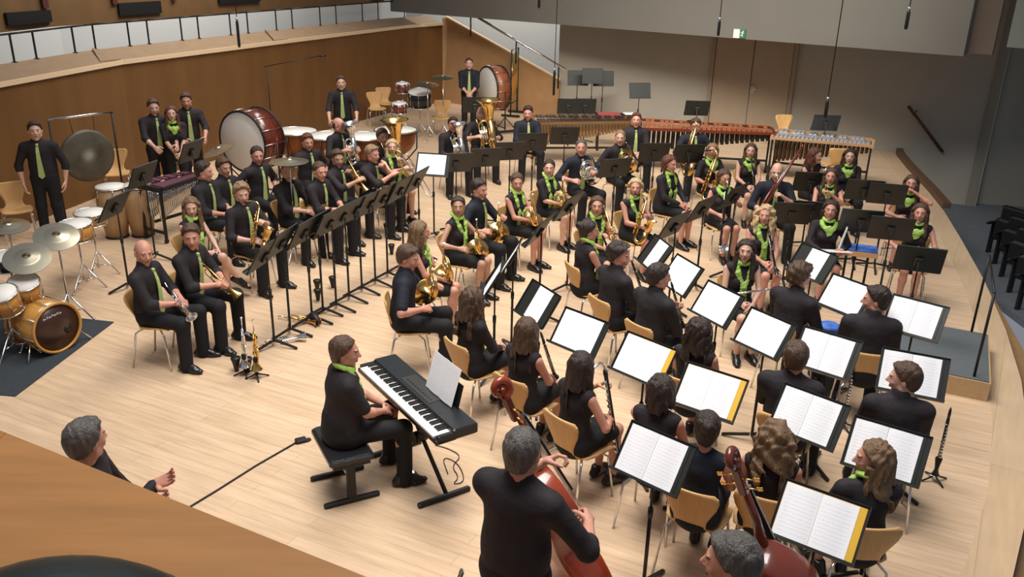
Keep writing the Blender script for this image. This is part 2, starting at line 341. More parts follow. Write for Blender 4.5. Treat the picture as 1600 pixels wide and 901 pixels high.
# exit sign on the panel
es = at(1153, 47, 2.36); k = (es-U0).dot(ud); es = U0+ud*k-un*.02+V(0, 0, .10)
sg = empty('exit_sign', es, math.atan2(ud[1], ud[0]), 'small green and white running-man exit sign on the pale upper wall', 'exit sign')
part('sign_board', mat('sign_white', (.75, .78, .72), .5), sg, lambda b: b.box((-.05, 0, -.01), (.12, .03, .155)))
part('sign_green_field', mat('sign_green', (.03, .16, .07), .5), sg, lambda b: b.box((.065, 0, -.01), (.11, .03, .155)))
def runner(b):
    b.M = Matrix.Translation((0, 0, -.01))@Matrix.Scale(.78, 4)
    b.box((.09, -.019, .06), (.025, .006, .025)); b.tube([(.085, -.019, .045), (.07, -.019, -.005)], .011, 6)
    b.tube([(.07, -.019, -.005), (.09, -.019, -.035), (.085, -.019, -.07)], .008, 6); b.tube([(.07, -.019, -.005), (.05, -.019, -.04), (.025, -.019, -.045)], .008, 6)
    b.tube([(.085, -.019, .035), (.05, -.019, .02), (.03, -.019, .035)], .006, 6); b.tube([(.085, -.019, .035), (.108, -.019, .01), (.118, -.019, .02)], .006, 6)
part('running_figure', mat('sign_figure', (.8, .85, .8), .5), sg, runner)
# handrail on the right wall
g0 = at(1424, 180, .55); g1 = at(1478, 232, -.05)
def onwall(p): t = (p-B0).dot(dd); q = B0+dd*t+nrm*.08; return Vector((q[0], q[1], p[2]))
G0 = onwall(at(1424, 180, 1.0)); G1 = onwall(at(1478, 232, .4)); G0[2] = .93; G1[2] = .12
wr = empty('wall_handrail', G0, 0, 'dark handrail descending along the beige wall on the right', 'handrail')
part('rail', M_mullion, wr, lambda b: b.tube([V(-.1, 0, .02), G1-G0], .028, 8))
for t in (.1, .85): part('bracket', M_black, wr, lambda b, t=t: b.bar((G1-G0)*t, (G1-G0)*t-nrm*.08, .014, 6))
# near parapet at the lower left
e0 = at(-60, 648, 2.5); e1 = at(640, 928, 2.5); ed = (e1-e0).normalized(); en = V(-ed[1], ed[0], 0)
if en.y > 0: en = -en
struct('wall_near_parapet', lambda b: b.slab([e0-ed*1.2+V(0, 0, -2.5), e1+V(0, 0, -2.5)+ed*.8, e1+ed*.8+en*1.5+V(0, 0, -2.5), e0-ed*1.2+en*1.5+V(0, 0, -2.5)], (0, 0, 2.5)), M_parapet)

for o in scene.objects:
    if o is camo or o.type == 'LIGHT': continue
    o.location = o.location*SCALE_K
    if o.type == 'MESH': o.data.transform(Matrix.Scale(SCALE_K, 4)) if o.data.users == 1 else None
CAM_H = 4.2
# ================================================================ smooth implicit bodies -> one continuous surface
def smin(a, b, k):
    h = np.clip(.5+.5*(b-a)/k, 0, 1); return b*(1-h)+a*h-k*h*(1-h)
class Field:
    """prims: ('c', a, b, r1, r2, k, frame, scale) rounded cone / ('e', c, radii, k, rot) ellipsoid / ('-e', c, radii, k) carve"""
    def __init__(s): s.p = []
    def cone(s, a, b, r1, r2=None, k=.03, T=None, sc=(1, 1, 1)): s.p.append(('c', np.array(a, float), np.array(b, float), r1, r1 if r2 is None else r2, k, T, np.array(sc, float)))
    def ell(s, c, r, k=.03, T=None, rot=None, cut=False): s.p.append(('e', np.array(c, float), np.array(r, float), k, T, rot, cut))
    def mesh(s, h, clip=None, disp=None):
        lo = np.array([1e9]*3); hi = -lo; B = []
        for p in s.p:
            if p[0] == 'c':
                r = max(p[3], p[4])*max(p[7]); q = np.array([p[1], p[2]])
                if p[6] is not None: q = q@p[6][0].T+p[6][1]
                l, u = q.min(0)-r, q.max(0)+r
            else:
                r = max(p[2]); q = p[1]
                if p[4] is not None: q = p[4][0]@q+p[4][1]
                l, u = q-r, q+r
            B.append((l, u))
            if not (p[0] == 'e' and p[6]): lo = np.minimum(lo, l); hi = np.maximum(hi, u)
        lo = lo-3*h; n = np.ceil((hi+3*h-lo)/h).astype(int)+1
        F = np.full(n, .2); ax = [lo[i]+h*np.arange(n[i]) for i in range(3)]
        for p, (l, u) in zip(s.p, B):
            k = p[5] if p[0] == 'c' else p[3]; m = max(2.5*k, 2*h)
            i0 = np.clip(np.floor((l-m-lo)/h).astype(int), 0, n-1); i1 = np.clip(np.ceil((u+m-lo)/h).astype(int)+1, 1, n)
            X, Y, Z = np.meshgrid(ax[0][i0[0]:i1[0]], ax[1][i0[1]:i1[1]], ax[2][i0[2]:i1[2]], indexing='ij'); P = np.stack([X, Y, Z], -1)
            T = p[6] if p[0] == 'c' else p[4]
            if T is not None: P = (P-T[1])@T[0]
            if p[0] == 'c':
                a, b, r1, r2, sc = p[1], p[2], p[3], p[4], p[7]
                ba = (b-a)/sc; pa = (P-a)/sc; hh = np.clip((pa@ba)/max(ba@ba, 1e-9), 0, 1); d = (np.linalg.norm(pa-hh[..., None]*ba, axis=-1)-(r1+(r2-r1)*hh))*min(sc)
            else:
                q = P-p[1]
                if p[5] is not None: q = q@p[5]
                k0 = np.linalg.norm(q/p[2], axis=-1); k1 = np.linalg.norm(q/(p[2]**2), axis=-1); d = k0*(k0-1)/np.maximum(k1, 1e-6)
            S = F[i0[0]:i1[0], i0[1]:i1[1], i0[2]:i1[2]]
            if p[0] == 'e' and p[6]: S[...] = -smin(-S, d, k)
            else: S[...] = smin(S, d, k)
        if clip is not None or disp is not None:
            X, Y, Z = np.meshgrid(*ax, indexing='ij')
            if disp is not None: F = F+disp(X, Y, Z)
            if clip is not None: F = np.maximum(F, clip(X, Y, Z))
        return nets(F, lo, h)
def nets(F, lo, h):
    s = F < 0; n = np.array(F.shape)
    acc = np.zeros((*(n-1), 3)); cnt = np.zeros(n-1)
    C = [(i, j, k) for i in (0, 1) for j in (0, 1) for k in (0, 1)]
    def sub(A, c): return A[c[0]:n[0]-1+c[0], c[1]:n[1]-1+c[1], c[2]:n[2]-1+c[2]]
    Fs = {c: sub(F, c) for c in C}
    tot = sum((Fs[c] < 0).astype(np.int8) for c in C); act = (tot > 0) & (tot < 8)
    I = np.argwhere(act); vals = {c: Fs[c][act] for c in C}
    acc = np.zeros((len(I), 3)); cnt = np.zeros(len(I))
    for c in C:
        for a in range(3):
            if c[a] == 0:
                e = list(c); e[a] = 1; e = tuple(e); f0, f1 = vals[c], vals[e]; m = (f0 < 0) != (f1 < 0)
                t = f0/(f0-f1+1e-12); p = np.zeros((len(I), 3)); p += np.array(c); p[:, a] = t
                acc[m] += p[m]; cnt[m] += 1
    v = lo+h*(I+acc/np.maximum(cnt, 1)[:, None])
    idx = -np.ones(n-1, dtype=np.int64); idx[act] = np.arange(len(I)); faces = []
    for a in range(3):
        b, c = (a+1) % 3, (a+2) % 3
        sl0 = [slice(1, -1)]*3; sl0[a] = slice(0, -1); sl1 = list(sl0); sl1[a] = slice(1, None)
        s0 = s[tuple(sl0)]; s1 = s[tuple(sl1)]; E = np.argwhere(s0 != s1); fl = s0[s0 != s1]
        off = np.ones(3, int); off[a] = 0; E = E+off
        def g(db, dc):
            q = E.copy(); q[:, b] -= db; q[:, c] -= dc; return idx[q[:, 0], q[:, 1], q[:, 2]]
        q = np.stack([g(1, 1), g(0, 1), g(0, 0), g(1, 0)], 1); q[~fl] = q[~fl][:, ::-1]; faces.append(q)
    return v, np.concatenate(faces)
def np_mesh(name, v, f, mats, mi=None):
    me = bpy.data.meshes.new(name); me.vertices.add(len(v)); me.vertices.foreach_set('co', np.ascontiguousarray(v, dtype=np.float32).ravel())
    me.loops.add(f.size); me.loops.foreach_set('vertex_index', np.ascontiguousarray(f, dtype=np.int32).ravel())
    me.polygons.add(len(f)); me.polygons.foreach_set('loop_start', np.arange(0, f.size, 4, dtype=np.int32)); me.polygons.foreach_set('loop_total', np.full(len(f), 4, dtype=np.int32))
    me.polygons.foreach_set('use_smooth', np.ones(len(f), dtype=bool))
    for m in mats: me.materials.append(m)
    if mi is not None: me.polygons.foreach_set('material_index', mi.astype(np.int32))
    me.update(calc_edges=True); return me
def rotm(ax, a):
    c, s = math.cos(a), math.sin(a)
    return np.array({'x': [[1, 0, 0], [0, c, -s], [0, s, c]], 'y': [[c, 0, s], [0, 1, 0], [-s, 0, c]], 'z': [[c, -s, 0], [s, c, 0], [0, 0, 1]]}[ax])
# ---- head prototypes (origin at the middle of the head, y forward)
def head_proto(fem, h=.0052, brow='dark', beard=False):
    F = Field(); w = .95 if fem else 1.0
    F.ell((0, -.018, .032), (.074*w, .094, .088), k=.01)
    F.ell((0, .022, -.015), (.060*w, .072, .082), k=.03)
    F.cone((0, .030, -.075), (0, .058, -.098), .042*w, .022, k=.03)          # jaw and chin
    F.cone((-.045*w, .0, -.055), (.045*w, 0, -.055), .03, .03, k=.02)
    F.cone((0, .083, .020), (0, .108, -.018), .008, .012, k=.012)            # nose
    F.ell((-.011, .096, -.024), (.009, .009, .007), k=.006); F.ell((.011, .096, -.024), (.009, .009, .007), k=.006)
    F.cone((-.035, .078, .030), (.035, .078, .030), .009, .009, k=.012)      # brow
    F.cone((-.040*w, .062, -.02), (-.03, .07, -.03), .014, .012, k=.015); F.cone((.040*w, .062, -.02), (.03, .07, -.03), .014, .012, k=.015)
    for sx in (-1, 1):
        F.ell((sx*.030, .092, .010), (.015, .012, .010), k=.008, cut=True)
        F.ell((sx*.029, .074, .009), (.0125, .0125, .0125), k=.002)          # eyeballs
        F.ell((sx*.076*w, -.012, -.002), (.012, .019, .032), k=.006)         # ears
    F.cone((-.016, .088, -.052), (.016, .088, -.052), .0065, .0065, k=.006); F.cone((-.013, .087, -.061), (.013, .087, -.061), .007, .007, k=.006)
    F.cone((0, -.020, -.05), (0, -.026, -.165), .054 if not fem else .044, .052 if not fem else .043, k=.03)
    v, f = F.mesh(h); c = v[f].mean(1); mi = np.zeros(len(f), int)
    ex = np.minimum(np.abs(c[:, 0]-.029), np.abs(c[:, 0]+.029)); eye = (c[:, 1] > .074) & (ex**2/.0125**2+(c[:, 2]-.009)**2/.0066**2 < 1)
    iris = eye & (ex < .0058); mi[eye] = 1; mi[iris] = 2
    lip = (c[:, 1] > .078) & (np.abs(c[:, 0]) < .024) & (np.abs(c[:, 2]+.0565) < .0095*(1-(c[:, 0]/.03)**2)+.002); mi[lip] = 3
    brw = (c[:, 1] > .06) & (ex < .017) & (np.abs(c[:, 2]-.031) < .0045); mi[brw] = 4
    if beard:
        bd = (c[:, 1] > .0) & (c[:, 2] < -.030-.35*np.maximum(0, .05-np.abs(c[:, 0]))*0) & (c[:, 2] > -.135) & (mi == 0) & ((np.abs(c[:, 0]) > .03) | (c[:, 2] < -.068) | (np.abs(c[:, 2]+.040) < .006)); mi[bd] = 4
    return v, f, mi
HEADS = {'M': head_proto(False), 'F': head_proto(True), 'B': head_proto(False, beard=True)}
# ---- hand prototypes: wrist at origin, fingers along +y, back of the hand +z, thumb on +x side (left hand, palm down)
def hand_proto(curl, spread=0.0, tc=.5):
    F = Field()
    F.cone((0, -.02, 0), (0, .02, 0), .027, .026, k=.015, sc=(1, 1, .8))
    for x in (-.027, -.009, .009, .027): F.cone((x*.6, .015, 0), (x, .082, 0), .017, .0135, k=.012, sc=(1, 1, .85))
    L = [(.030, .024, .020), (.034, .028, .021), (.036, .030, .022), (.033, .027, .021)]
    for x, l, e in zip((-.030, -.0105, .0105, .031), L, (.25, .08, -.03, -.1)):
        a = curl*.75; p = np.array([x, .088, -.002]); sp = -x*9*spread*.0+(x/.03)*spread
        for i, q in enumerate(l):
            d = np.array([math.sin(sp), math.cos(a)*math.cos(sp), -math.sin(a)]); n = p+d*q
            F.cone(p, n, .0098-.0008*i, .0092-.0008*i, k=.004); p = n; a += curl
    p = np.array([.022, .022, -.006]); 
    for q, d, r in ((.036, (.80, .55, -.35*tc), .0145), (.032, (.50, .85, -.6*tc), .0115), (.026, (.25, .9, -.8*tc), .010)):
        d = np.array(d); d = d/np.linalg.norm(d); n = p+d*q; F.cone(p, n, r, r-.0015, k=.008); p = n
    return F.mesh(.0045)
HANDS = {'relax': hand_proto(.38, .06), 'grip': hand_proto(.95, 0, 1.3), 'open': hand_proto(.08, .22, .1)}
# ---- hair prototypes in head space
def hair_proto(style):
    F = Field(); amp = .0035
    cl = lambda X, Y, Z: np.maximum(.80*Y-.60*Z-.030, -(Z+.075)+(Y < -.02)*0)
    if style in ('short', 'tousled', 'bald', 'crew'):
        g = {'short': .012, 'tousled': .022, 'bald': .003, 'crew': .006}[style]
        F.ell((0, -.022, .034), (.077+g, .096+g, .090+g*1.3), k=.01); F.ell((0, -.045, -.02), (.060+g, .06+g*.6, .075), k=.02)
        if style == 'tousled': F.ell((.0, .055, .105), (.055, .045, .03), k=.02); amp = .008
        if style == 'short': F.ell((0, .045, .100), (.055, .035, .022), k=.02)
        if style == 'bald': cl = lambda X, Y, Z: np.maximum(np.maximum(Z-.028, Y-.02), -(Z+.07)); amp = .001
        else: cl = lambda X, Y, Z: np.maximum(.80*Y-.60*Z+.006, np.maximum(-(Z+.070), Y*.9-Z*.25-.062))
    else:
        fl = .010; F.ell((0, -.022, .034), (.077+fl, .098+fl, .088+fl), k=.01); F.ell((0, -.05, -.03), (.068, .058, .08), k=.03)
        if style in ('long', 'curly', 'wavy', 'front'):
            wd = {'long': 0, 'curly': .022, 'wavy': .010, 'front': .004}[style]
            F.cone((0, -.075, .0), (0, -.105, -.30), .062+wd, .050+wd, k=.03, sc=(1.35, .72, 1))
            for sx in (-1, 1):
                F.cone((sx*.070, -.025, .03), (sx*.088, -.04, -.20), .030+wd, .032+wd, k=.03, sc=(1, 1, 1))
                if style in ('front', 'wavy', 'curly'): F.cone((sx*.074, .012, .03), (sx*.092, .05, -.27), .020+wd*.6, .026+wd*.4, k=.025)
            amp = {'long': .004, 'curly': .013, 'wavy': .008, 'front': .004}[style]
            cl = lambda X, Y, Z: np.where((Z > -.01) | (np.abs(X) < .056), .80*Y-.60*Z+.002, np.where(Z > -.14, .8*Y-.05, -1))
        if style in ('slick', 'bun'): pass
        if style == 'bun': F.ell((0, -.125, .055), (.042, .038, .042), k=.008)
        if style == 'tail': F.cone((0, -.115, .03), (0, -.150, -.05), .028, .032, k=.015); F.cone((0, -.150, -.05), (0, -.135, -.22), .032, .014, k=.015)
        if style in ('bun', 'tail', 'bob', 'slick'):
            cl = (lambda X, Y, Z: np.where(Y < -.03, -1, np.maximum(.80*Y-.60*Z+.006, -(Z+.06))))
        if style == 'bob':
            for sx in (-1, 1): F.cone((sx*.072, -.02, .03), (sx*.080, -.01, -.10), .032, .028, k=.03)
            F.cone((0, -.07, 0), (0, -.08, -.12), .07, .055, k=.03, sc=(1.2, .8, 1)); amp = .006
            cl = lambda X, Y, Z: np.where((Z > -.01) | (np.abs(X) < .056), .80*Y-.60*Z+.002, Y-.03)
    fq = 95 if style != 'curly' else 60
    disp = lambda X, Y, Z: amp*(np.sin(X*fq+3*np.sin(Z*18+Y*22))*np.sin(Y*fq*.8+2*np.sin(Z*15)) + .5*np.sin(Z*(fq if style in ('curly', 'tousled') else 12)+X*40))
    return F.mesh(.0085 if style not in ('crew', 'bald', 'short') else .007, clip=cl, disp=disp)
_hair = {}
def hair_mesh(style, col):
    if (style, col) not in _hair:
        if style not in _hair: _hair[style] = hair_proto(style)
        v, f = _hair[style]; _hair[style, col] = np_mesh('hair', v, f, [HAIR[col]])
    return _hair[style, col]
# ---- neckwear in torso space (origin at the neck base, z up along the spine, y forward)
def scarf_proto(kind, fem=True):
    F = Field(); by = .02 if fem else 0.0
    for k in range(14):
        a0 = 2*PI*k/14; a1 = 2*PI*(k+1)/14
        P = [(.072*math.sin(a), .005+.070*math.cos(a), .035-.028*math.cos(a)) for a in (a0, a1)]; F.cone(P[0], P[1], .021, k=.006, sc=(1, 1, 1.0))
    if kind == 'v':
        for sx in (-1, 1):
            F.cone((sx*.078, .03, .015), (sx*.070, .098, -.09), .024, .026, k=.02, sc=(1, .6, 1)); F.cone((sx*.070, .098, -.09), (sx*.015, .128+by, -.235), .026, .024, k=.02, sc=(1, .6, 1))
        F.ell((0, .135+by, -.245), (.028, .020, .026), k=.01)
        F.cone((-.012, .13+by, -.26), (-.028, .125+by, -.40), .022, .032, k=.01, sc=(1, .45, 1)); F.cone((.012, .13+by, -.26), (.022, .128+by, -.37), .022, .030, k=.01, sc=(1, .45, 1))
    elif kind == 'open':
        for sx in (-1, 1):
            F.cone((sx*.078, .03, .015), (sx*.080, .098, -.10), .026, .028, k=.02, sc=(1, .6, 1)); F.cone((sx*.080, .098, -.10), (sx*.062, .125+by, -.26), .028, .030, k=.02, sc=(1, .55, 1)); F.cone((sx*.062, .125+by, -.26), (sx*.055, .115+by, -.44), .030, .034, k=.02, sc=(1, .4, 1))
    else:
        for k in range(10):
            a0 = -1.5+.3*k; P = [(.092*math.sin(a), .020+.085*math.cos(a)+.02*max(0, math.cos(a)), -.010-.085*math.cos(a)) for a in (a0, a0+.3)]; F.cone(P[0], P[1], .028, k=.012)
        F.cone((0, .105+by, -.09), (0, .125+by, -.15), .055, .030, k=.02, sc=(1.1, .45, 1))
    return F.mesh(.009, disp=lambda X, Y, Z: .0035*np.sin(X*90+Z*60)*np.sin(Z*110+Y*50))
_neck = {}
def tie_mesh():
    b = MB()
    b.box((0, .090, -.030), (.036, .04, .045), bev=.010)
    zs = [-.05, -.13, -.22, -.31, -.40, -.47, -.505]; ys = [.100, .126, .138, .140, .140, .142, .143]; ws = [.017, .022, .027, .032, .037, .041, .003]
    rings = []
    for z, y, q in zip(zs, ys, ws): rings.append([b.av(p) for p in ((-q, y, z), (q, y, z), (q, y+.008, z), (-q, y+.008, z))])
    b.rings(rings, smooth=False)
    return b.mesh('tie', M_tie)
def neck_mesh(kind, fem=True):
    if kind not in _neck:
        if kind == 'tie': _neck[kind] = tie_mesh()
        else: v, f = scarf_proto(kind, fem); _neck[kind] = np_mesh('scarf', v, f, [M_green])
    return _neck[kind]
def shoe_fn(heel=False):
    F = Field(); F.cone((0, -.07, -.045), (0, .10, -.052), .036, .040, k=.02, sc=(1, 1, .75)); F.cone((0, .10, -.052), (0, .155, -.055), .040, .033, k=.02, sc=(1, 1, .65)); F.cone((0, -.055, -.03), (0, -.03, .01), .040, .043, k=.02); F.cone((0, -.02, -.01), (0, .09, -.04), .042, .038, k=.02)
    return F.mesh(.009, clip=lambda X, Y, Z: np.maximum(-(Z+.082), Z-.03))
_shoe = None
def shoe_mesh():
    global _shoe
    if _shoe is None: v, f = shoe_fn(); _shoe = np_mesh('shoe', v, f, [M_shoe])
    return _shoe
# ---- arms: elbow by two-bone reach
def elbow(S, Wr, l1, l2, pole):
    d = Wr-S; L = np.linalg.norm(d)
    if L > (l1+l2)*.985: Wr = S+d/L*(l1+l2)*.985; d = Wr-S; L = np.linalg.norm(d)
    a = (l1*l1-l2*l2+L*L)/(2*L); h = math.sqrt(max(l1*l1-a*a, 0)); u = d/L
    p = np.array(pole, float); p = p-u*(p@u); p = p/max(np.linalg.norm(p), 1e-6); return S+u*a+p*h, Wr
# wrists: (right hand, left hand) in torso-neutral person space for a seated player (x right, y forward, z up); hand style; palm roll
ARMS = {
 'lap': (((.07, .30, .66), (-.06, .33, .65)), 'relax'), 'knees': (((.15, .36, .63), (-.15, .36, .63)), 'relax'), 'clasp': (((.06, .36, .72), (-.05, .37, .73)), 'grip'),
 'horn': (((.23, .20, .74), (-.10, .32, .86)), 'grip'), 'trumpet': (((.06, .32, .70), (-.03, .33, .72)), 'grip'), 'clar': (((.03, .30, .70), (-.02, .27, .86)), 'grip'),
 'flute': (((.22, .26, .78), (-.10, .30, .80)), 'grip'), 'oboe': (((.02, .36, .86), (-.03, .30, 1.0)), 'grip'), 'tuba': (((.18, .30, .84), (-.20, .26, .80)), 'grip'),
 'bone': (((.06, .40, .93), (-.06, .24, 1.0)), 'grip'), 'sax': (((.14, .26, .68), (-.04, .30, .88)), 'grip'), 'clap': (((.05, .36, .96), (-.05, .36, .96)), 'open'),
 'bassoon': (((.14, .26, .70), (-.06, .30, .92)), 'grip'), 'face': (((.12, .26, .75), (-.08, .20, 1.10)), 'relax'), 'low': (((.30, .05, .60), (-.30, .05, .60)), 'relax'),
 'hips': (((.24, .06, .70), (-.24, .06, .70)), 'relax'), 'bassl': (((.24, .30, 1.10), (-.08, .38, 1.30)), 'grip'), 'keys': (((.14, .34, .74), (-.02, .32, .70)), 'relax'), 'bow': (((.30, .28, .80), (-.16, .30, 1.22)), 'grip'),
 'read': (((.14, .36, .74), (-.14, .36, .76)), 'grip'), 'down': (((.27, .03, .84), (-.27, .03, .84)), 'relax'), 'mallets': (((.17, .40, 1.02), (-.17, .40, 1.02)), 'grip'),
 'front': (((.04, .24, .93), (-.04, .25, .94)), 'grip'), 'timp': (((.26, .36, .90), (-.26, .36, .90)), 'grip'), 'stand_bass': (((.28, .30, 1.02), (-.12, .28, 1.40)), 'grip'), 'gest': (((.40, .42, 1.02), (-.15, .35, .80)), 'open'),
}
_parts = {}
def body_parts(sex, stand, arms, legs, sleeve, lean, fat, h):
    """returns meshes (numpy) of skin, top, bottom for one pose; shared by people in the same pose"""
    key = (sex, stand, arms, legs, sleeve, lean, fat, h)
    if key in _parts: return _parts[key]
    fem = sex == 'F'; pz = .93 if stand else .555
    R = rotm('x', -lean); T = (R, np.array([0, -.02, pz])); tp = lambda p: R@np.array(p, float)+T[1]
    sk, top, bot = Field(), Field(), Field(); g = .013
    sw = .134 if fem else .156
    def torso(F, e):
        if fem:
            F.cone((0, 0, .0), (0, 0, .10), .140*fat+e, .128*fat+e, T=T, sc=(1.1, .80, 1)); F.cone((0, 0, .12), (0, 0, .34), .105*fat+e, .128*fat+e, T=T, k=.05, sc=(1.08, .76, 1))
            for sx in (-1, 1): F.ell((sx*.062, .082, .295), (.062+e, .055+e, .060+e), T=T, k=.035)
            F.cone((-sw, -.005, .435), (sw, -.005, .435), .050+e, T=T, k=.05); F.cone((0, -.005, .36), (0, -.005, .44), .105+e, .07+e, T=T, k=.04, sc=(1.1, .75, 1))
        else:
            F.cone((0, 0, .0), (0, 0, .12), .140*fat+e, .138*fat+e, T=T, sc=(1.08, .82, 1)); F.cone((0, 0, .12), (0, 0, .36), .130*fat+e, .150*fat**.5+e, T=T, k=.05, sc=(1.1, .76, 1))
            F.cone((-sw, -.005, .430), (sw, -.005, .430), .053+e, T=T, k=.06); F.cone((0, -.005, .38), (0, -.005, .46), .110+e, .07+e, T=T, k=.04, sc=(1.1, .78, 1))
    torso(sk, -.008); torso(top, g-.002)
    nk = .046 if fem else .056
    sk.cone((0, .0, .43), (0, .010, .56), nk+.006, nk-.002, T=T, k=.03)
    if sex == 'M': top.cone((0, -.008, .47), (0, -.004, .535), .074, .068, T=T, k=.012)
    # legs
    J = {}
    if stand:
        for sx in (-1, 1): J[sx] = (np.array((sx*.088, -.01, .91)), np.array((sx*.10, .01, .50)), np.array((sx*.115, -.02, .085)), np.array((sx*.2, 1, 0)))
    else:
        kx = {'apart': .17, 'open': .24, 'together': .075, 'crossed': .07, 'tucked': .12}[legs]
        for sx in (-1, 1):
            fy = {'apart': .42, 'open': .40, 'together': .40, 'crossed': .40, 'tucked': .22}[legs]
            J[sx] = (np.array((sx*.09, .0, .535)), np.array((sx*kx, .425, .525)), np.array((sx*(kx+.01), fy, .085)), np.array((sx*.18, 1, 0)))
        if legs == 'crossed': J[1] = (J[1][0], np.array((.0, .43, .60)), np.array((-.17, .52, .26)), np.array((-.35, .75, -.45)))
    lg = .92 if fem else 1
    for sx in (-1, 1):
        hp, kn, an, td = J[sx]; c2 = kn+(an-kn)*.3; back = np.array([0, -.015, 0])
        sk.cone(hp, kn, .076*lg*fat**.5, .054*lg, k=.04); sk.cone(kn, c2+back, .053*lg, .055*lg, k=.03); sk.cone(c2+back, an, .055*lg, .034*lg, k=.02)
        td = td/np.linalg.norm(td); sk.cone(an+np.array([0, 0, -.03]), an+td*.12+np.array([0, 0, -.045]), .032, .026, k=.02)
        if sex == 'M' or legs in ('apart', 'open', 'tucked') or stand:
            bot.cone(hp, kn, (.080*lg)*fat**.5+g, .060*lg+g, k=.04); bot.cone(kn, an+np.array([0, 0, -.035]), .060*lg+g, .058+g*.5, k=.03)
        else:
            bot.cone(hp, hp+(kn-hp)*.82, .078*lg+g, .064*lg+g, k=.05)
    if not (sex == 'M' or legs in ('apart', 'open', 'tucked') or stand): bot.cone((0, .03, .53), (0, .33, .535), .075, .070, k=.05)
    bot.cone((0, -.02, pz-.01), (0, -.02, pz+.06), .145*fat+g*.7, .138*fat+g*.5, sc=(1.08, .84, 1), k=.05)
    # arms
    (wr, wl), hs = ARMS[arms]; W = {1: np.array(wr, float), -1: np.array(wl, float)}; HT = []
    for sx in (-1, 1):
        S = tp((sx*(sw+.035), -.005, .425)); l1, l2 = (.265, .235) if fem else (.29, .255)
        E, w_ = elbow(S, W[sx], l1, l2, (sx*.75, -.35, -.6)); ar = (.82 if fem else 1.0)*fat**.4
        sk.cone(S, E, .050*ar, .040*ar, k=.035); sk.cone(E, E+(w_-E)*.3, .040*ar, .041*ar, k=.02); sk.cone(E+(w_-E)*.3, w_, .041*ar, .025*ar, k=.02)
        if sleeve == 'short': top.cone(S, S+(E-S)*.80, .058*ar+g*.6, .052*ar+g*.7, k=.04)
        elif sleeve == 'roll': top.cone(S, E, .056*ar+g*.6, .044*ar+g*.7, k=.04); top.cone(E, E+(w_-E)*.22, .047*ar+g*.6, .046*ar+g*.7, k=.02)
        elif sleeve == 'long': top.cone(S, E, .056*ar+g*.6, .043*ar+g*.7, k=.04); top.cone(E, w_-(w_-E)*.04, .044*ar+g*.6, .032*ar+g*.5, k=.02)
        d = w_-E; d = d/np.linalg.norm(d); HT.append((sx, w_, d))
    hand = []
    for sx, w_, d in HT:
        v, f = HANDS[hs]; v = v.copy(); f = f.copy()
        if sx == 1: v[:, 0] *= -1; f = f[:, ::-1]
        y = d if arms not in ('gest',) else np.array([.15, .9, .38])/np.linalg.norm([.15, .9, .38])
        up = np.array([sx*.75, .1, .65]) if arms not in ('clap', 'gest', 'down', 'low') else np.array([sx*1., .0, .1])
        if arms == 'gest': up = np.array([-.55, -.1, -.8])
        z = up-y*(up@y); z = z/np.linalg.norm(z); x = np.cross(y, z)
        hand.append((v@np.stack([x, y, z])*(.92 if fem else 1.0)+w_, f))
    res = dict(skin=sk.mesh(h), top=top.mesh(h*.95) , bottom=bot.mesh(h*.95), hands=hand, T=T, J=J, wr={sx: w_ for sx, w_, d in HT}, fem=fem)
    _parts[key] = res; res['top_me'] = {}; res['bot_me'] = {}
    return res
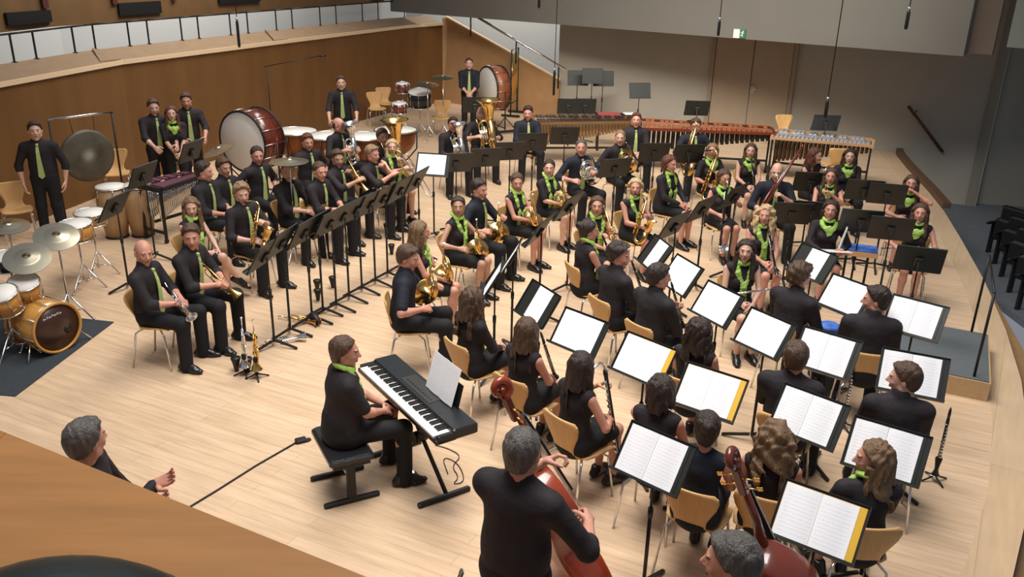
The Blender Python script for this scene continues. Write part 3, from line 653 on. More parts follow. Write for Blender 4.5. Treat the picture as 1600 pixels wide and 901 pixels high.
def person(px, py, sex, label, yaw, arms='lap', hair=('short', 'brown'), stand=False, legs=None, sleeve=None, neck=None, look=0, pitch=0.0, lean=.06, fat=1.0, skin=0, hz=None, top=None, h=.016, scale=1.0, group=None, beard=False, pos=None, headtilt=0.0, shoes=True):
    """px,py: where the photograph shows the middle of the head; yaw: world heading of the body (deg); look: head turn relative to body (deg, + = to own left)"""
    fem = sex == 'F'
    legs = legs or ('together' if fem else 'apart'); sleeve = sleeve or ('none' if fem else 'roll'); neck = neck if neck is not None else ('v' if fem else 'tie')
    B = body_parts(sex, stand, arms, legs, sleeve, lean, fat, h); R, o = B['T']
    nb = R@np.array([0, 0, .50])+o; hc = R@np.array([0, .016, .645])+o      # neck base, head centre
    th = math.radians(yaw-90)
    zc = hc[2]*scale if hz is None else hz
    base = Vector(pos) if pos is not None else None
    if base is None:
        q = at(px, py, zc); c, s = math.cos(th), math.sin(th)
        base = Vector((q[0]-(c*hc[0]-s*hc[1])*scale, q[1]-(s*hc[0]+c*hc[1])*scale, zc-hc[2]*scale))
        if hz is None: base[2] = 0
    root = empty('person', base, th, label, 'person', group); hs_ = 1.05; root.scale = (scale,)*3
    Rh = rotm('z', math.radians(look))@rotm('x', -pitch)@rotm('y', headtilt)
    hv, hf, hm = HEADS['B' if beard else sex]; hv = hv*(.99 if fem else 1.0)*hs_@Rh.T+hc
    sv, sf = B['skin']; vs = [sv, hv]; fs = [sf, hf+len(sv)]; n = len(sv)+len(hv); mi = [np.zeros(len(sf), int), hm]
    for v, f in B['hands']: vs.append(v); fs.append(f+n); n += len(v); mi.append(np.zeros(len(f), int))
    hs, hcg = hair
    me = np_mesh('body', np.concatenate(vs), np.concatenate(fs), [SKIN[skin], M_eye, M_iris, M_lip, HAIR[hcg if hs != 'none' else 'grey']], np.concatenate(mi))
    link('body', me, root)
    if hs != 'none':
        ho = link('hair', hair_mesh(hs, hcg), root); m4 = Matrix([[*(Rh[i]*hs_), hc[i]] for i in range(3)]+[[0, 0, 0, 1]]); ho.matrix_local = m4
    top = top or (M_shirt)
    if top.name not in B['top_me']: B['top_me'][top.name] = np_mesh('top', *B['top'], [top])
    link('shirt' if sex == 'M' else 'top', B['top_me'][top.name], root)
    if 'm' not in B['bot_me']: B['bot_me']['m'] = np_mesh('bottom', *B['bottom'], [M_trouser])
    skirt = fem and legs in ('together', 'crossed') and not stand
    link('skirt' if skirt else 'trousers', B['bot_me']['m'], root)
    if neck:
        no = link('tie' if neck == 'tie' else 'scarf', neck_mesh(neck, fem), root); no.matrix_local = Matrix([[*R[i], nb[i]] for i in range(3)]+[[0, 0, 0, 1]])
    if shoes:
        for sx in (-1, 1):
            hp, kn, an, td = B['J'][sx]; td = td/np.linalg.norm(td); z = np.array([0, 0, 1.])-td*td[2]; z = z/np.linalg.norm(z); x = np.cross(td, z)
            s_ = link('shoe', shoe_mesh(), root); s_.matrix_local = Matrix([[x[i], td[i], z[i], an[i]] for i in range(3)]+[[0, 0, 0, 1]])
    root['_w'] = 0; del root['_w']
    return root, B
# ================================================================ furniture and instruments (prototypes, origin on the floor or at the hold point)
def arc(c, r, a0, a1, n, u=(1, 0, 0), v=(0, 0, 1)):
    c, u, v = Vector(c), Vector(u), Vector(v); return [c+u*math.cos(a0+(a1-a0)*i/n)*r+v*math.sin(a0+(a1-a0)*i/n)*r for i in range(n+1)]
ME = {}
def shared(key, mats, fn):
    if key not in ME: b = MB(); fn(b); ME[key] = b.mesh(key.split('/')[-1], mats)
    return ME[key]
def sp(name, key, mats, parent, fn, loc=None, rot=None):
    o = link(name, shared(key, mats, fn), parent)
    if loc is not None: o.location = loc
    if rot is not None: o.rotation_euler = rot
    return o
# ---- plywood shell chair
def chair_shell(b):
    prof = [(.215, .438, .19), (.19, .452, .205), (.10, .452, .215), (0, .446, .215), (-.10, .444, .195), (-.155, .455, .150), (-.190, .490, .115), (-.208, .55, .118), (-.222, .62, .150), (-.235, .69, .185), (-.247, .75, .200), (-.255, .79, .195), (-.259, .812, .165)]
    pts = [Vector((0, p[0], p[1])) for p in prof]; up = []; lo = []; n = 8
    for i, (p, w) in enumerate(zip(pts, prof)):
        t = (pts[min(i+1, len(pts)-1)]-pts[max(i-1, 0)]).normalized(); nr = Vector((0, t[2], -t[1]))
        if nr.z < -.1: nr = -nr
        nr = V(0, -t[2], t[1]) * -1
        hw = w[2]; cv = .018 if i < 5 else .03
        for L, o in ((up, .006), (lo, -.006)):
            L.append([b.av(p+nr*(o) + V((2*k/n-1)*hw, 0, 0) + (V(0, 0, 1) if i < 5 else V(0, 1, 0))*cv*((2*k/n-1)**2)) for k in range(n+1)])
    for i in range(len(pts)-1):
        for k in range(n):
            b.af((up[i][k], up[i+1][k], up[i+1][k+1], up[i][k+1]), True); b.af((lo[i][k], lo[i][k+1], lo[i+1][k+1], lo[i+1][k]), True)
        for k in (0, n): b.af((up[i][k], lo[i][k], lo[i+1][k], up[i+1][k]))
    for i in (0, len(pts)-1):
        for k in range(n): b.af((up[i][k], up[i][k+1], lo[i][k+1], lo[i][k]))
def leg_fn(sx, sy):
    return lambda b: b.tube([(sx*.05, sy*.04, .432), (sx*.14, sy*.10, .425), (sx*.185, sy*.155, .39), (sx*.215, sy*.20+(.01 if sy > 0 else -.02), .0)], .0105, 8)
def chair_at(x, y, yaw, label, group='plywood chairs on the stage'):
    r = empty('chair', (x, y, 0), math.radians(yaw-90), label, 'chair', group)
    sp('shell', 'c/shell', M_ply, r, chair_shell)
    for sx in (-1, 1):
        for sy in (-1, 1): sp('leg', 'c/leg%d%d' % (sx, sy), M_chrome, r, leg_fn(sx, sy))
    return r
# ---- music stand
def desk_fn(b): # desk plane is XZ, face towards -y, origin at the middle of the desk back
    b.box((0, 0, 0), (.50, .004, .355)); b.box((0, -.030, -.176), (.50, .062, .005)); b.box((0, -.060, -.168), (.50, .004, .018))
    for x in (-.249, .249): b.box((x, -.008, 0), (.004, .018, .355))
    b.box((0, -.006, .177), (.50, .016, .004)); b.box((0, .018, -.02), (.09, .03, .12), bev=.008)
def pole_fn(b): b.cyl((0, 0, .06), (0, 0, .62), .0135, 12); b.cyl((0, 0, .60), (0, 0, 1.0), .0095, 10); b.cyl((0, 0, .58), (0, 0, .65), .019, 12)
def sleg(a):
    c, s = math.cos(a), math.sin(a)
    return lambda b: (b.slab([(c*.02-s*.012, s*.02+c*.012, .07), (c*.02+s*.012, s*.02-c*.012, .07), (c*.27+s*.012, s*.27-c*.012, .004), (c*.27-s*.012, s*.27+c*.012, .004)], (0, 0, .022)))
def music_stand(p, nyaw, label, h=1.10, tilt=35, group='black music stands'):
    """p: middle of the desk on the photo's ray; nyaw: heading the desk face looks to"""
    th = math.radians(nyaw+90); f = V(math.cos(math.radians(nyaw)), math.sin(math.radians(nyaw)), 0)
    r = empty('music_stand', (p[0]-f[0]*.035, p[1]-f[1]*.035, 0), th, label, 'music stand', group)
    d = sp('desk', 's/desk', M_desk, r, desk_fn, (0, -.02, h), (-math.radians(tilt), 0, 0))
    q = sp('pole', 's/pole', M_black, r, pole_fn); q.scale = (1, 1, (h-.02)/1.0)
    for k in range(3): sp('leg', 's/leg%d' % k, M_black, r, sleg(math.radians(90+120*k)))
    return r, Matrix.Translation(r.location) @ Matrix.Rotation(th, 4, 'Z') @ Matrix.Translation((0, -.02, h)) @ Matrix.Rotation(-math.radians(tilt), 4, 'X')
def page_mat():
    m = bpy.data.materials.new('sheet_paper'); m.use_nodes = True; nt = m.node_tree; b = nt.nodes['Principled BSDF']; b.inputs['Roughness'].default_value = .7
    tc = nt.nodes.new('ShaderNodeTexCoord'); sx = nt.nodes.new('ShaderNodeSeparateXYZ'); nt.links.new(tc.outputs['Object'], sx.inputs[0])
    def mth(op, a, v=None):
        n = nt.nodes.new('ShaderNodeMath'); n.operation = op
        for i, x in enumerate((a, v)):
            if x is None: continue
            if isinstance(x, (int, float)): n.inputs[i].default_value = x
            else: nt.links.new(x, n.inputs[i])
        return n.outputs[0]
    z = sx.outputs['Z']; fr = mth('FRACT', mth('MULTIPLY', mth('ADD', z, 1.0), 1/.0235)); stave = mth('LESS_THAN', fr, .42)
    ax = mth('ABSOLUTE', sx.outputs['X']); page = mth('MULTIPLY', mth('GREATER_THAN', ax, .014), mth('LESS_THAN', ax, .192)); zz = mth('MULTIPLY', mth('GREATER_THAN', z, -.140), mth('LESS_THAN', z, .130))
    n = nt.nodes.new('ShaderNodeTexNoise'); n.inputs['Scale'].default_value = 160; nt.links.new(tc.outputs['Object'], n.inputs[0])
    notes = mth('GREATER_THAN', n.outputs[0], .52)
    k = mth('MULTIPLY', mth('MULTIPLY', stave, mth('ADD', mth('MULTIPLY', notes, .13), .05)), mth('MULTIPLY', page, zz))
    mx = nt.nodes.new('ShaderNodeMix'); mx.data_type = 'RGBA'; mx.inputs[6].default_value = (.93, .94, .97, 1); mx.inputs[7].default_value = (.16, .17, .22, 1); nt.links.new(k, mx.inputs[0]); nt.links.new(mx.outputs[2], b.inputs['Base Color'])
    return m
M_page = page_mat()
def pages_fn(b, wdt=.212):
    n = 14
    for sx in (-1, 1):
        top = []; 
        for zz in (-.160, .158):
            row = []
            for k in range(n+1):
                u = k/n; y = -.0095-.010*math.sin(PI*min(u*1.25, 1))*(1-u*.5); row.append((sx*(.001+u*wdt), y, zz))
            top.append(row)
        ids = [[b.av(p) for p in r] for r in top]; ids2 = [[b.av((p[0], p[1]+.003, p[2])) for p in r] for r in top]
        for k in range(n):
            b.af((ids[0][k], ids[0][k+1], ids[1][k+1], ids[1][k]), False); b.af((ids2[0][k], ids2[1][k], ids2[1][k+1], ids2[0][k+1]), False)
            b.af((ids[0][k], ids2[0][k], ids2[0][k+1], ids[0][k+1])); b.af((ids[1][k], ids[1][k+1], ids2[1][k+1], ids2[1][k]))
        for k in (0, n): b.af((ids[0][k], ids[1][k], ids2[1][k], ids2[0][k]))
def one_page_fn(b): b.box((0, -.010, 0), (.235, .003, .32))
def folder_fn(b): b.box((-.118, -.0045, -.002), (.236, .004, .328), bev=.0015); b.box((.118, -.0045, -.002), (.236, .004, .328), bev=.0015)
def put(o, M): o.matrix_basis = M; return o
def sheet(M, label, kind='open', folder=None, flabel=None, dx=0.0, group='white sheet music on the stands'):
    if folder is not None:
        put(tag(link('folder', shared('f/'+folder.name+'/folder', folder, folder_fn)), flabel, 'folder', 'folders under the sheet music'), M@Matrix.Translation((dx+(.02 if folder is M_yellow else 0), 0, 0)))
    fn = pages_fn if kind == 'open' else one_page_fn
    return put(tag(link('sheet_music', shared('p/'+kind+'/sheet_music', M_page, fn)), label, 'sheet music', group), M@Matrix.Translation((dx, 0, 0)))
# ---- instruments. each returns an empty with parts
def inst(name, label, cat, group=None): return empty(name, (0, 0, 0), 0, label, cat, group)
def bell_prof(r, L, r0=.008, n=10): return [(r0+(r-r0)*((i/n)**3.2), L*i/n) for i in range(n+1)]+[(r+.002, L+.002), (r-.004, L-.001)]+[(r0+(r-r0)*((i/n)**3.2)-.003, L*i/n+.002) for i in range(n-1, 5, -1)]
def trumpet(label, m=None, group=None):
    m = m or M_brass; r = inst('trumpet', label, 'trumpet', group)
    def f(b):
        b.lathe(bell_prof(.062, .26), (0, .0, 0), (0, 1, 0), 20); b.tube([(0, 0, 0), (0, -.14, 0)]+arc((0, -.14, -.035), .035, PI/2, 1.5*PI, 8, (0, 1, 0), (0, 0, 1))[0:]+[(0, .10, -.07)], .0065, 8)
        b.tube([(.012, -.22, 0), (.012, .16, 0)]+arc((.012, .16, -.028), .028, PI/2, -PI/2, 8, (0, 1, 0), (0, 0, 1))+[(.012, .05, -.056)], .0058, 8); b.tube(arc((.012, -.06, -.03), .03, PI/2, 1.5*PI, 6, (0, 1, 0))+[(.012, 0, -.06)], .0058, 6)
    sp('body', 'tp/%s/body' % m.name, m, r, f)
    for i in range(3): sp('valve', 'tp%d/%s/valve' % (i, m.name), m, r, lambda b, i=i: (b.cyl((.006, .012+i*.028, -.10), (.006, .012+i*.028, .02), .0115, 12), b.cyl((.006, .012+i*.028, .02), (.006, .012+i*.028, .045), .004, 6), b.cyl((.006, .012+i*.028, .045), (.006, .012+i*.028, .049), .009, 8)))
    sp('mouthpiece', 'tp/mouthpiece', M_silver, r, lambda b: b.lathe([(.005, 0), (.006, .05), (.013, .075), (.014, .08), (.009, .081)], (.012, -.21, 0), (0, -1, 0), 12)); return r
def horn(label, m=None, group='french horns'):
    m = m or M_brass; r = inst('french_horn', label, 'french horn', group)
    def f(b):
        b.torus((0, 0, 0), .145, .011, (0, 1, 0), 30, 8); b.torus((.01, .02, .01), .118, .008, (0, 1, 0), 26, 8); b.torus((-.01, -.02, -.005), .095, .0075, (0, 1, 0), 24, 8); b.torus((0, .0, -.03), .06, .0065, (0, 1, 0), 20, 6)
        b.tube([(-.145, 0, .0), (-.15, 0, .08), (-.12, .0, .17), (-.09, .02, .22)], [.006, .006, .005, .004], 8)
        b.tube([(.05, .02, -.07), (.05, .02, .08)], .007, 8); b.tube([(.015, .02, -.10), (.02, .03, .09)], .007, 8); b.tube([(-.04, -.015, -.09), (-.03, -.01, .07)], .007, 8)
    sp('coil', 'hn/%s/coil' % m.name, m, r, f)
    def g(b):
        P = arc((0, 0, 0), .140, -.3, -1.25, 6, (1, 0, 0), (0, 0, 1)); b.tube(P, [.011, .013, .016, .020, .025, .030, .036], 12)
        b.lathe([(.034, 0), (.040, .03), (.055, .07), (.085, .115), (.125, .145), (.152, .152), (.155, .156), (.148, .155), (.118, .142), (.078, .11), (.05, .07), (.034, .03)], P[-1], (-.90, -.35, -.28), 28)
    sp('bell', 'hn/%s/bell' % m.name, m, r, g)
    for i in range(3): sp('rotor_valve', 'hn%d/rotor_valve' % i, M_silver, r, lambda b, i=i: b.cyl((-.045+i*.035, -.03, .015), (-.045+i*.035, .035, .015), .015, 14))
    sp('mouthpiece', 'hn/mouthpiece', M_silver, r, lambda b: b.lathe([(.004, 0), (.006, .04), (.011, .055), (.008, .056)], (-.09, .02, .22), (.35, .1, .9), 10)); return r
def clarinet(label, group=None, L=.66, name='clarinet', cat='clarinet', bodym=None, s=1.0):
    r = inst(name, label, cat, group); bm = bodym or M_blackgloss; k = '%s%g/' % (name, L)
    sp('body', k+'body', bm, r, lambda b: b.lathe([(.009, L*.36), (.0135, L*.33), (.0135, L*.27), (.0155, L*.265), (.0155, L*.25), (.0125, L*.24), (.0125, 0), (.015, -.005), (.015, -.02), (.013, -.025), (.0145, -L*.35)][::-1], (0, 0, 0), (0, 0, 1), 14))
    sp('bell', k+'bell', bm, r, lambda b: b.lathe([(.036, -L*.5), (.033, -L*.495), (.022, -L*.45), (.016, -L*.40), (.0165, -L*.35)], (0, 0, 0), (0, 0, 1), 18))
    sp('mouthpiece', k+'mouthpiece', M_blackgloss, r, lambda b: b.lathe([(.012, L*.36), (.013, L*.40), (.010, L*.46), (.004, L*.5)], (0, 0, 0), (0, 0, 1), 12))
    def f(b):
        for i in range(12): z = L*(.20-.047*i); b.cyl((0, -.013, z), (0, -.0185, z), .0075, 10)
        b.tube([(.010, -.012, L*.2), (.011, -.012, -L*.3)], .002, 6); b.tube([(-.010, -.012, L*.05), (-.011, -.012, -L*.33)], .002, 6)
        for z in (L*.262, -.012, -L*.345, -L*.497): b.torus((0, 0, z), .0160 if z > -L*.4 else .036, .0018, (0, 0, 1), 18, 6)
    sp('keywork', k+'keywork', M_silver, r, f); return r
def flute(label, group=None):
    r = inst('flute', label, 'flute', group)
    sp('tube', 'fl/tube', M_silver, r, lambda b: b.cyl((-.33, 0, 0), (.34, 0, 0), .0095, 12)); sp('lip_plate', 'fl/lip_plate', M_silver, r, lambda b: b.ball((-.24, -.008, 0), .017, 10, (1.2, .5, .8)))
    sp('keywork', 'fl/keywork', M_chrome, r, lambda b: ([b.cyl((-.10+i*.033, 0, .009), (-.10+i*.033, 0, .014), .009, 10) for i in range(12)], b.bar((-.12, -.011, .008), (.30, -.011, .008), .0022, 6))); return r
def sax(label, group='saxophones', s=1.0, m=None):
    m = m or M_brass; r = inst('saxophone', label, 'saxophone', group); r.scale = (s,)*3
    def f(b):
        P = [(0, 0, .30), (0, 0, -.18)]+arc((0, .065, -.20), .065, PI, 2*PI, 8, (0, 1, 0), (0, 0, 1))+[(0, .135, -.10)]
        n = len(P); b.tube(P, [.012+.024*i/(n-1) for i in range(n)], 14)
        b.lathe([(.036, 0), (.040, .08), (.052, .15), (.070, .185), (.078, .19), (.070, .186), (.045, .14), (.03, .06)], (0, .135, -.10), (0, .14, 1), 22)
    sp('body', 'sx/body', m, r, f)
    sp('neck', 'sx/neck', m, r, lambda b: b.tube([(0, 0, .30), (0, -.005, .335), (0, -.035, .365), (0, -.09, .37), (0, -.15, .345)], [.012, .012, .011, .010, .009], 10))
    sp('mouthpiece', 'sx/mouthpiece', M_blackgloss, r, lambda b: b.lathe([(.012, 0), (.013, .04), (.006, .085)], (0, -.14, .35), (0, -.9, -.35), 12))
    sp('keywork', 'sx/keywork', M_gold, r, lambda b: ([b.cyl((.0, -.018-.015, .20-.05*i), (0, -.044, .20-.05*i), .015+.0012*i, 12) for i in range(8)], [b.cyl((.028, .02, .12-.07*i), (.045, .02, .12-.07*i), .014, 10) for i in range(5)], b.tube([(.02, -.02, .26), (.026, -.024, -.17)], .0035, 6), b.tube([(-.02, -.02, .22), (-.026, -.024, -.15)], .0035, 6), b.cyl((.04, .12, .0), (.055, .12, .0), .024, 12))); return r
def trombone(label, group='trombones'):
    r = inst('trombone', label, 'trombone', group)
    sp('bell_section', 'tb/bell_section', M_brass, r, lambda b: (b.lathe(bell_prof(.105, .50, .010), (.06, .0, 0), (0, 1, 0), 24), b.tube([(.06, 0, 0), (.06, -.22, 0)]+arc((0, -.22, 0), .06, 0, -PI, 8, (1, 0, 0), (0, 1, 0)), .009, 8)))
    sp('slide', 'tb/slide', M_silver, r, lambda b: (b.tube([(-.06, -.22, 0), (-.06, .80, 0)]+arc((-.10, .80, 0), .04, 0, PI, 8, (1, 0, 0), (0, 1, 0))+[(-.14, -.14, 0)], .0075, 8), b.bar((-.06, -.02, 0), (-.14, -.02, 0), .006, 6), b.bar((-.06, .14, 0), (-.14, .14, 0), .006, 6), b.bar((-.06, -.1, 0), (.06, -.1, 0), .006, 6)))
    sp('mouthpiece', 'tb/mouthpiece', M_silver, r, lambda b: b.lathe([(.005, 0), (.008, .05), (.015, .08), (.010, .081)], (-.14, -.13, 0), (0, -1, 0), 10)); return r
def tuba(label, s=1.0, m=None, name='tuba', group=None):
    m = m or M_brass; r = inst(name, label, name, group); r.scale = (s,)*3
    def f(b):
        P = [(-.09, 0, .20), (-.09, 0, -.28)]+arc((0, 0, -.30), .09, PI, 2*PI, 8)+[(.09, 0, -.1), (.10, 0, .10)]
        n = len(P); b.tube(P, [.062-.045*i/(n-1) for i in range(n)], 16)
        P = [(.10, 0, .10)]+arc((.02, 0, .12), .08, 0, PI, 6)+[(-.05, .03, -.20)]+arc((.015, .03, -.22), .065, PI, 2*PI, 6)+[(.08, .03, .05)]; b.tube(P, .016, 10)
        b.tube([(.02, .05, .12), (.02, .05, -.16)], .012, 8); b.tube(arc((.02, .05, -.12), .05, PI, 2*PI, 6)+[(.07, .05, .0)], .010, 8)
        b.tube([(.10, .02, .10), (.12, -.05, .22), (.07, -.14, .27)], [.010, .008, .006], 8)
    sp('body', 'tu/%s/body' % m.name, m, r, f)
    sp('bell', 'tu/%s/bell' % m.name, m, r, lambda b: b.lathe([(.060, 0), (.066, .08), (.085, .18), (.125, .27), (.180, .32), (.200, .33), (.203, .336), (.19, .332), (.12, .275), (.075, .18), (.055, .08)], (-.09, 0, .19), (-.10, 0, 1), 28))
    for i in range(4): sp('valve', 'tu%d/valve' % i, M_silver, r, lambda b, i=i: (b.cyl((-.005+i*.034, .075, -.10), (-.005+i*.034, .075, .07), .0145, 12), b.cyl((-.005+i*.034, .075, .07), (-.005+i*.034, .075, .10), .004, 6), b.cyl((-.005+i*.034, .075, .10), (-.005+i*.034, .075, .105), .011, 10)))
    sp('mouthpiece', 'tu/mouthpiece', M_silver, r, lambda b: b.lathe([(.006, 0), (.01, .04), (.016, .06), (.01, .061)], (.07, -.14, .27), (-.6, -.8, .1), 10)); return r
def bassoon(label, group=None):
    r = inst('bassoon', label, 'bassoon', group)
    sp('body', 'bn/body', M_redbrown, r, lambda b: (b.tube([(0, 0, -.55), (0, 0, .78)], [.024, .016], 12), b.tube([(.042, 0, -.55), (.042, 0, .16)], [.022, .014], 12), b.lathe([(.017, .74), (.020, .78), (.020, .80), (.015, .80)], (0, 0, 0), (0, 0, 1), 12), b.box((.02, 0, -.57), (.085, .045, .06), bev=.015)))
    sp('crook', 'bn/crook', M_silver, r, lambda b: b.tube([(.042, 0, .16), (.05, .0, .22), (.08, -.03, .27), (.13, -.10, .27), (.15, -.16, .24)], .004, 8))
    sp('keywork', 'bn/keywork', M_silver, r, lambda b: ([b.cyl((0, -.02, -.4+i*.11), (0, -.03, -.4+i*.11), .013, 10) for i in range(10)], b.tube([(.02, -.024, -.5), (.018, -.02, .6)], .003, 6))); return r
def bass_clarinet(label):
    r = inst('bass_clarinet', label, 'bass clarinet')
    sp('body', 'bc/body', M_blackgloss, r, lambda b: b.lathe([(.016, -.45), (.019, -.44), (.017, -.40), (.017, .36), (.020, .37), (.018, .40)], (0, 0, 0), (0, 0, 1), 14))
    sp('bell', 'bc/bell', M_silver, r, lambda b: (b.tube([(0, 0, -.45)]+arc((0, .05, -.48), .05, PI, 1.85*PI, 8, (0, 1, 0), (0, 0, 1)), [.017, .018, .019, .020, .021, .023, .025, .027, .029, .031], 12), b.lathe([(.030, 0), (.040, .05), (.065, .085), (.060, .086), (.03, .04)], (0, .095, -.50), (0, .8, .6), 20)))
    sp('neck', 'bc/neck', M_silver, r, lambda b: b.tube([(0, 0, .40), (0, 0, .45), (0, -.04, .49), (0, -.11, .48), (0, -.16, .45)], .011, 10))
    sp('keywork', 'bc/keywork', M_silver, r, lambda b: ([b.cyl((0, -.017, .3-i*.055), (0, -.026, .3-i*.055), .014, 10) for i in range(13)], b.tube([(.015, -.018, .33), (.015, -.018, -.42)], .003, 6))); return r
def double_bass(label, m=None, s=1.0):
    m = m or M_red; r = inst('double_bass', label, 'double bass', None); r.scale = (s,)*3
    half = [(0, .0), (.16, .005), (.27, .05), (.335, .15), (.345, .25), (.315, .36), (.255, .44), (.225, .52), (.225, .58), (.245, .66), (.262, .74), (.255, .83), (.21, .93), (.14, 1.0), (.07, 1.05), (.0, 1.07)]
    ol = [(x, z) for x, z in half]+[(-x, z) for x, z in half[-2:0:-1]]
    def f(b):
        rings = []
        for y, k in ((-.155, .90), (-.150, .985), (-.11, .985), (-.10, 1.0), (.085, 1.0), (.095, .985), (.105, .90)):
            rings.append([b.av((x*k, y, .54+(z-.54)*k+.12)) for x, z in ol])
        cen = b.av((0, -.175, .66)); cen2 = b.av((0, .13, .66)); b.rings(rings, smooth=True, cap=False); n = len(ol)
        for i in range(n): j = (i+1) % n; b.af((rings[0][j], rings[0][i], cen), True); b.af((rings[-1][i], rings[-1][j], cen2), True)
    sp('body', 'db/%s/body' % m.name, m, r, f)
    sp('neck', 'db/neck', M_redbrown, r, lambda b: (b.tube([(0, .04, 1.15), (0, .075, 1.35), (0, .06, 1.62)], [.040, .027, .022], 10), b.box((0, .035, 1.70), (.052, .05, .20), bev=.008)))
    def scroll(b):
        P = []; R = []
        for i in range(34): a = i*.30; rr = .072-.0019*i; P.append((0, .045+rr*math.sin(a)*1.0-.02, 1.84-rr*math.cos(a)*1.0+.02)); R.append(.030-.0004*i)
        b.tube(P, R, 8); b.cyl((-.045, .028, 1.86), (.045, .028, 1.86), .014, 12)
    sp('scroll', 'db/%s/scroll' % m.name, m, r, scroll)
    sp('fingerboard', 'db/fingerboard', M_blackgloss, r, lambda b: b.slab([(-.022, .085, 1.60), (.022, .085, 1.60), (.042, .175, .90), (-.042, .175, .90)], (0, .018, 0)))
    sp('tailpiece', 'db/tailpiece', M_blackgloss, r, lambda b: b.slab([(-.018, .135, .20), (.018, .135, .20), (.045, .155, .50), (-.045, .155, .50)], (0, .014, 0)))
    sp('bridge', 'db/bridge', M_ply, r, lambda b: (b.box((0, .175, .64), (.13, .012, .05)), b.box((-.05, .155, .61), (.03, .014, .06)), b.box((.05, .155, .61), (.03, .014, .06)), b.box((0, .19, .67), (.10, .01, .03))))
    sp('string', 'db/string', M_chrome, r, lambda b: [b.tube([(x*.5, .108, 1.60), (x, .205, .685), (x*.8, .17, .49)], .0022, 5) for x in (-.036, -.012, .012, .036)])
    for sx in (-1, 1): sp('sound_hole', 'db%d/sound_hole' % sx, M_black, r, lambda b, sx=sx: b.tube([(sx*.095, .127, .80), (sx*.12, .127, .77), (sx*.125, .128, .68), (sx*.15, .122, .58), (sx*.175, .115, .56)], .007, 6))
    for k in range(4): sp('tuning_peg', 'db%d/tuning_peg' % k, M_gold, r, lambda b, k=k: (b.bar((0, .035, 1.64+k*.035), ((-1)**k*.085, .035, 1.64+k*.035), .006, 6), b.box(((-1)**k*.10, .035, 1.64+k*.035), (.035, .008, .028), bev=.004)))
    sp('endpin', 'db/endpin', M_chrome, r, lambda b: b.cyl((0, -.02, -.02), (0, -.02, .13), .006, 8)); return r
def bow(label): # held bow, along +y
    r = inst('bow', label, 'bow'); sp('stick', 'bw/stick', M_redbrown, r, lambda b: b.tube([(0, -.33, 0), (0, 0, -.008), (0, .33, .004)], .0045, 6)); sp('hair', 'bw/hair', M_keys, r, lambda b: b.box((0, 0, -.022), (.010, .64, .002)))
    sp('frog', 'bw/frog', M_blackgloss, r, lambda b: b.box((0, -.31, -.012), (.014, .045, .026))); return r
# ---- percussion
def drum(b, c, r, h, n=28): b.lathe([(r, 0), (r, h)], c, (0, 0, 1), n)
def timpano(x, y, label, r=.36, rz=0):
    t = empty('timpani', (x, y, 0), rz, label, 'timpani', 'timpani at the back left')
    k = 'ti%g/' % r
    sp('bowl', k+'bowl', M_copper, t, lambda b: b.lathe([(.08, .36), (r*.45, .38), (r*.75, .47), (r*.93, .60), (r, .78), (r, .84)], (0, 0, 0), (0, 0, 1), 30))
    sp('head', k+'head', M_head, t, lambda b: b.lathe([(r*.99, .842), (r*.99, .850), (.0, .852)], (0, 0, 0), (0, 0, 1), 30, cap=False)); sp('hoop', k+'hoop', M_chrome, t, lambda b: b.torus((0, 0, .842), r+.012, .012, (0, 0, 1), 30, 8))
    for i in range(3):
        a = 2*PI*i/3+.4; c, s = math.cos(a), math.sin(a); sp('strut', k+'strut%d' % i, M_black, t, lambda b: b.tube([(c*(r+.03), s*(r+.03), .80), (c*(r+.02), s*(r+.02), .45), (c*.14, s*.14, .16), (c*.30, s*.30, .02)], .014, 8))
    sp('pedal_base', k+'pedal_base', M_black, t, lambda b: b.lathe([(.15, .03), (.16, .10), (.06, .18), (.05, .38)], (0, 0, 0), (0, 0, 1), 16)); return t
def bass_drum(p, yaw, label, r=.48, d=.42, shell=None, h=.95):
    """head faces yaw"""
    shell = shell or M_redbrown; t = empty('bass_drum', (p[0], p[1], 0), math.radians(yaw-90), label, 'bass drum', None); k = 'bd%g%s/' % (r, shell.name)
    sp('shell', k+'shell', shell, t, lambda b: b.lathe([(r, -d/2), (r, d/2)], (0, 0, h), (0, 1, 0), 40))
    for sy in (-1, 1):
        sp('head', k+'head%d' % sy, M_head, t, lambda b: b.lathe([(r*.985, 0), (r*.97, .006), (.0, .006)], (0, sy*d/2, h), (0, sy, 0), 40, cap=False)); sp('hoop', k+'hoop%d' % sy, M_black, t, lambda b: b.torus((0, sy*d/2, h), r, .021, (0, 1, 0), 40, 8))
    for i in range(14):
        a = 2*PI*i/14; c, s = math.cos(a)*(r+.02), math.sin(a)*(r+.02); part('tension_rod', M_chrome, t, lambda b: b.bar((c, -d/2-.02, h+s), (c, d/2+.02, h+s), .005, 6))
    def st(b):
        for sx in (-1, 1):
            b.tube([(sx*(r+.05), 0, h), (sx*(r+.05), 0, .10)], .016, 8); b.box((sx*(r+.05), 0, .06), (.05, .70, .05)); b.bar((sx*(r+.05), -.30, .08), (sx*(r+.05), 0, .40), .012, 6); b.bar((sx*(r+.05), .30, .08), (sx*(r+.05), 0, .40), .012, 6)
            for sy in (-1, 1): b.cyl((sx*(r+.05), sy*.32, 0), (sx*(r+.05), sy*.32, .05), .03, 10)
        b.bar((-(r+.05), 0, .14), ((r+.05), 0, .14), .014, 8)
    sp('stand_frame', k+'stand_frame', M_black, t, st); return t
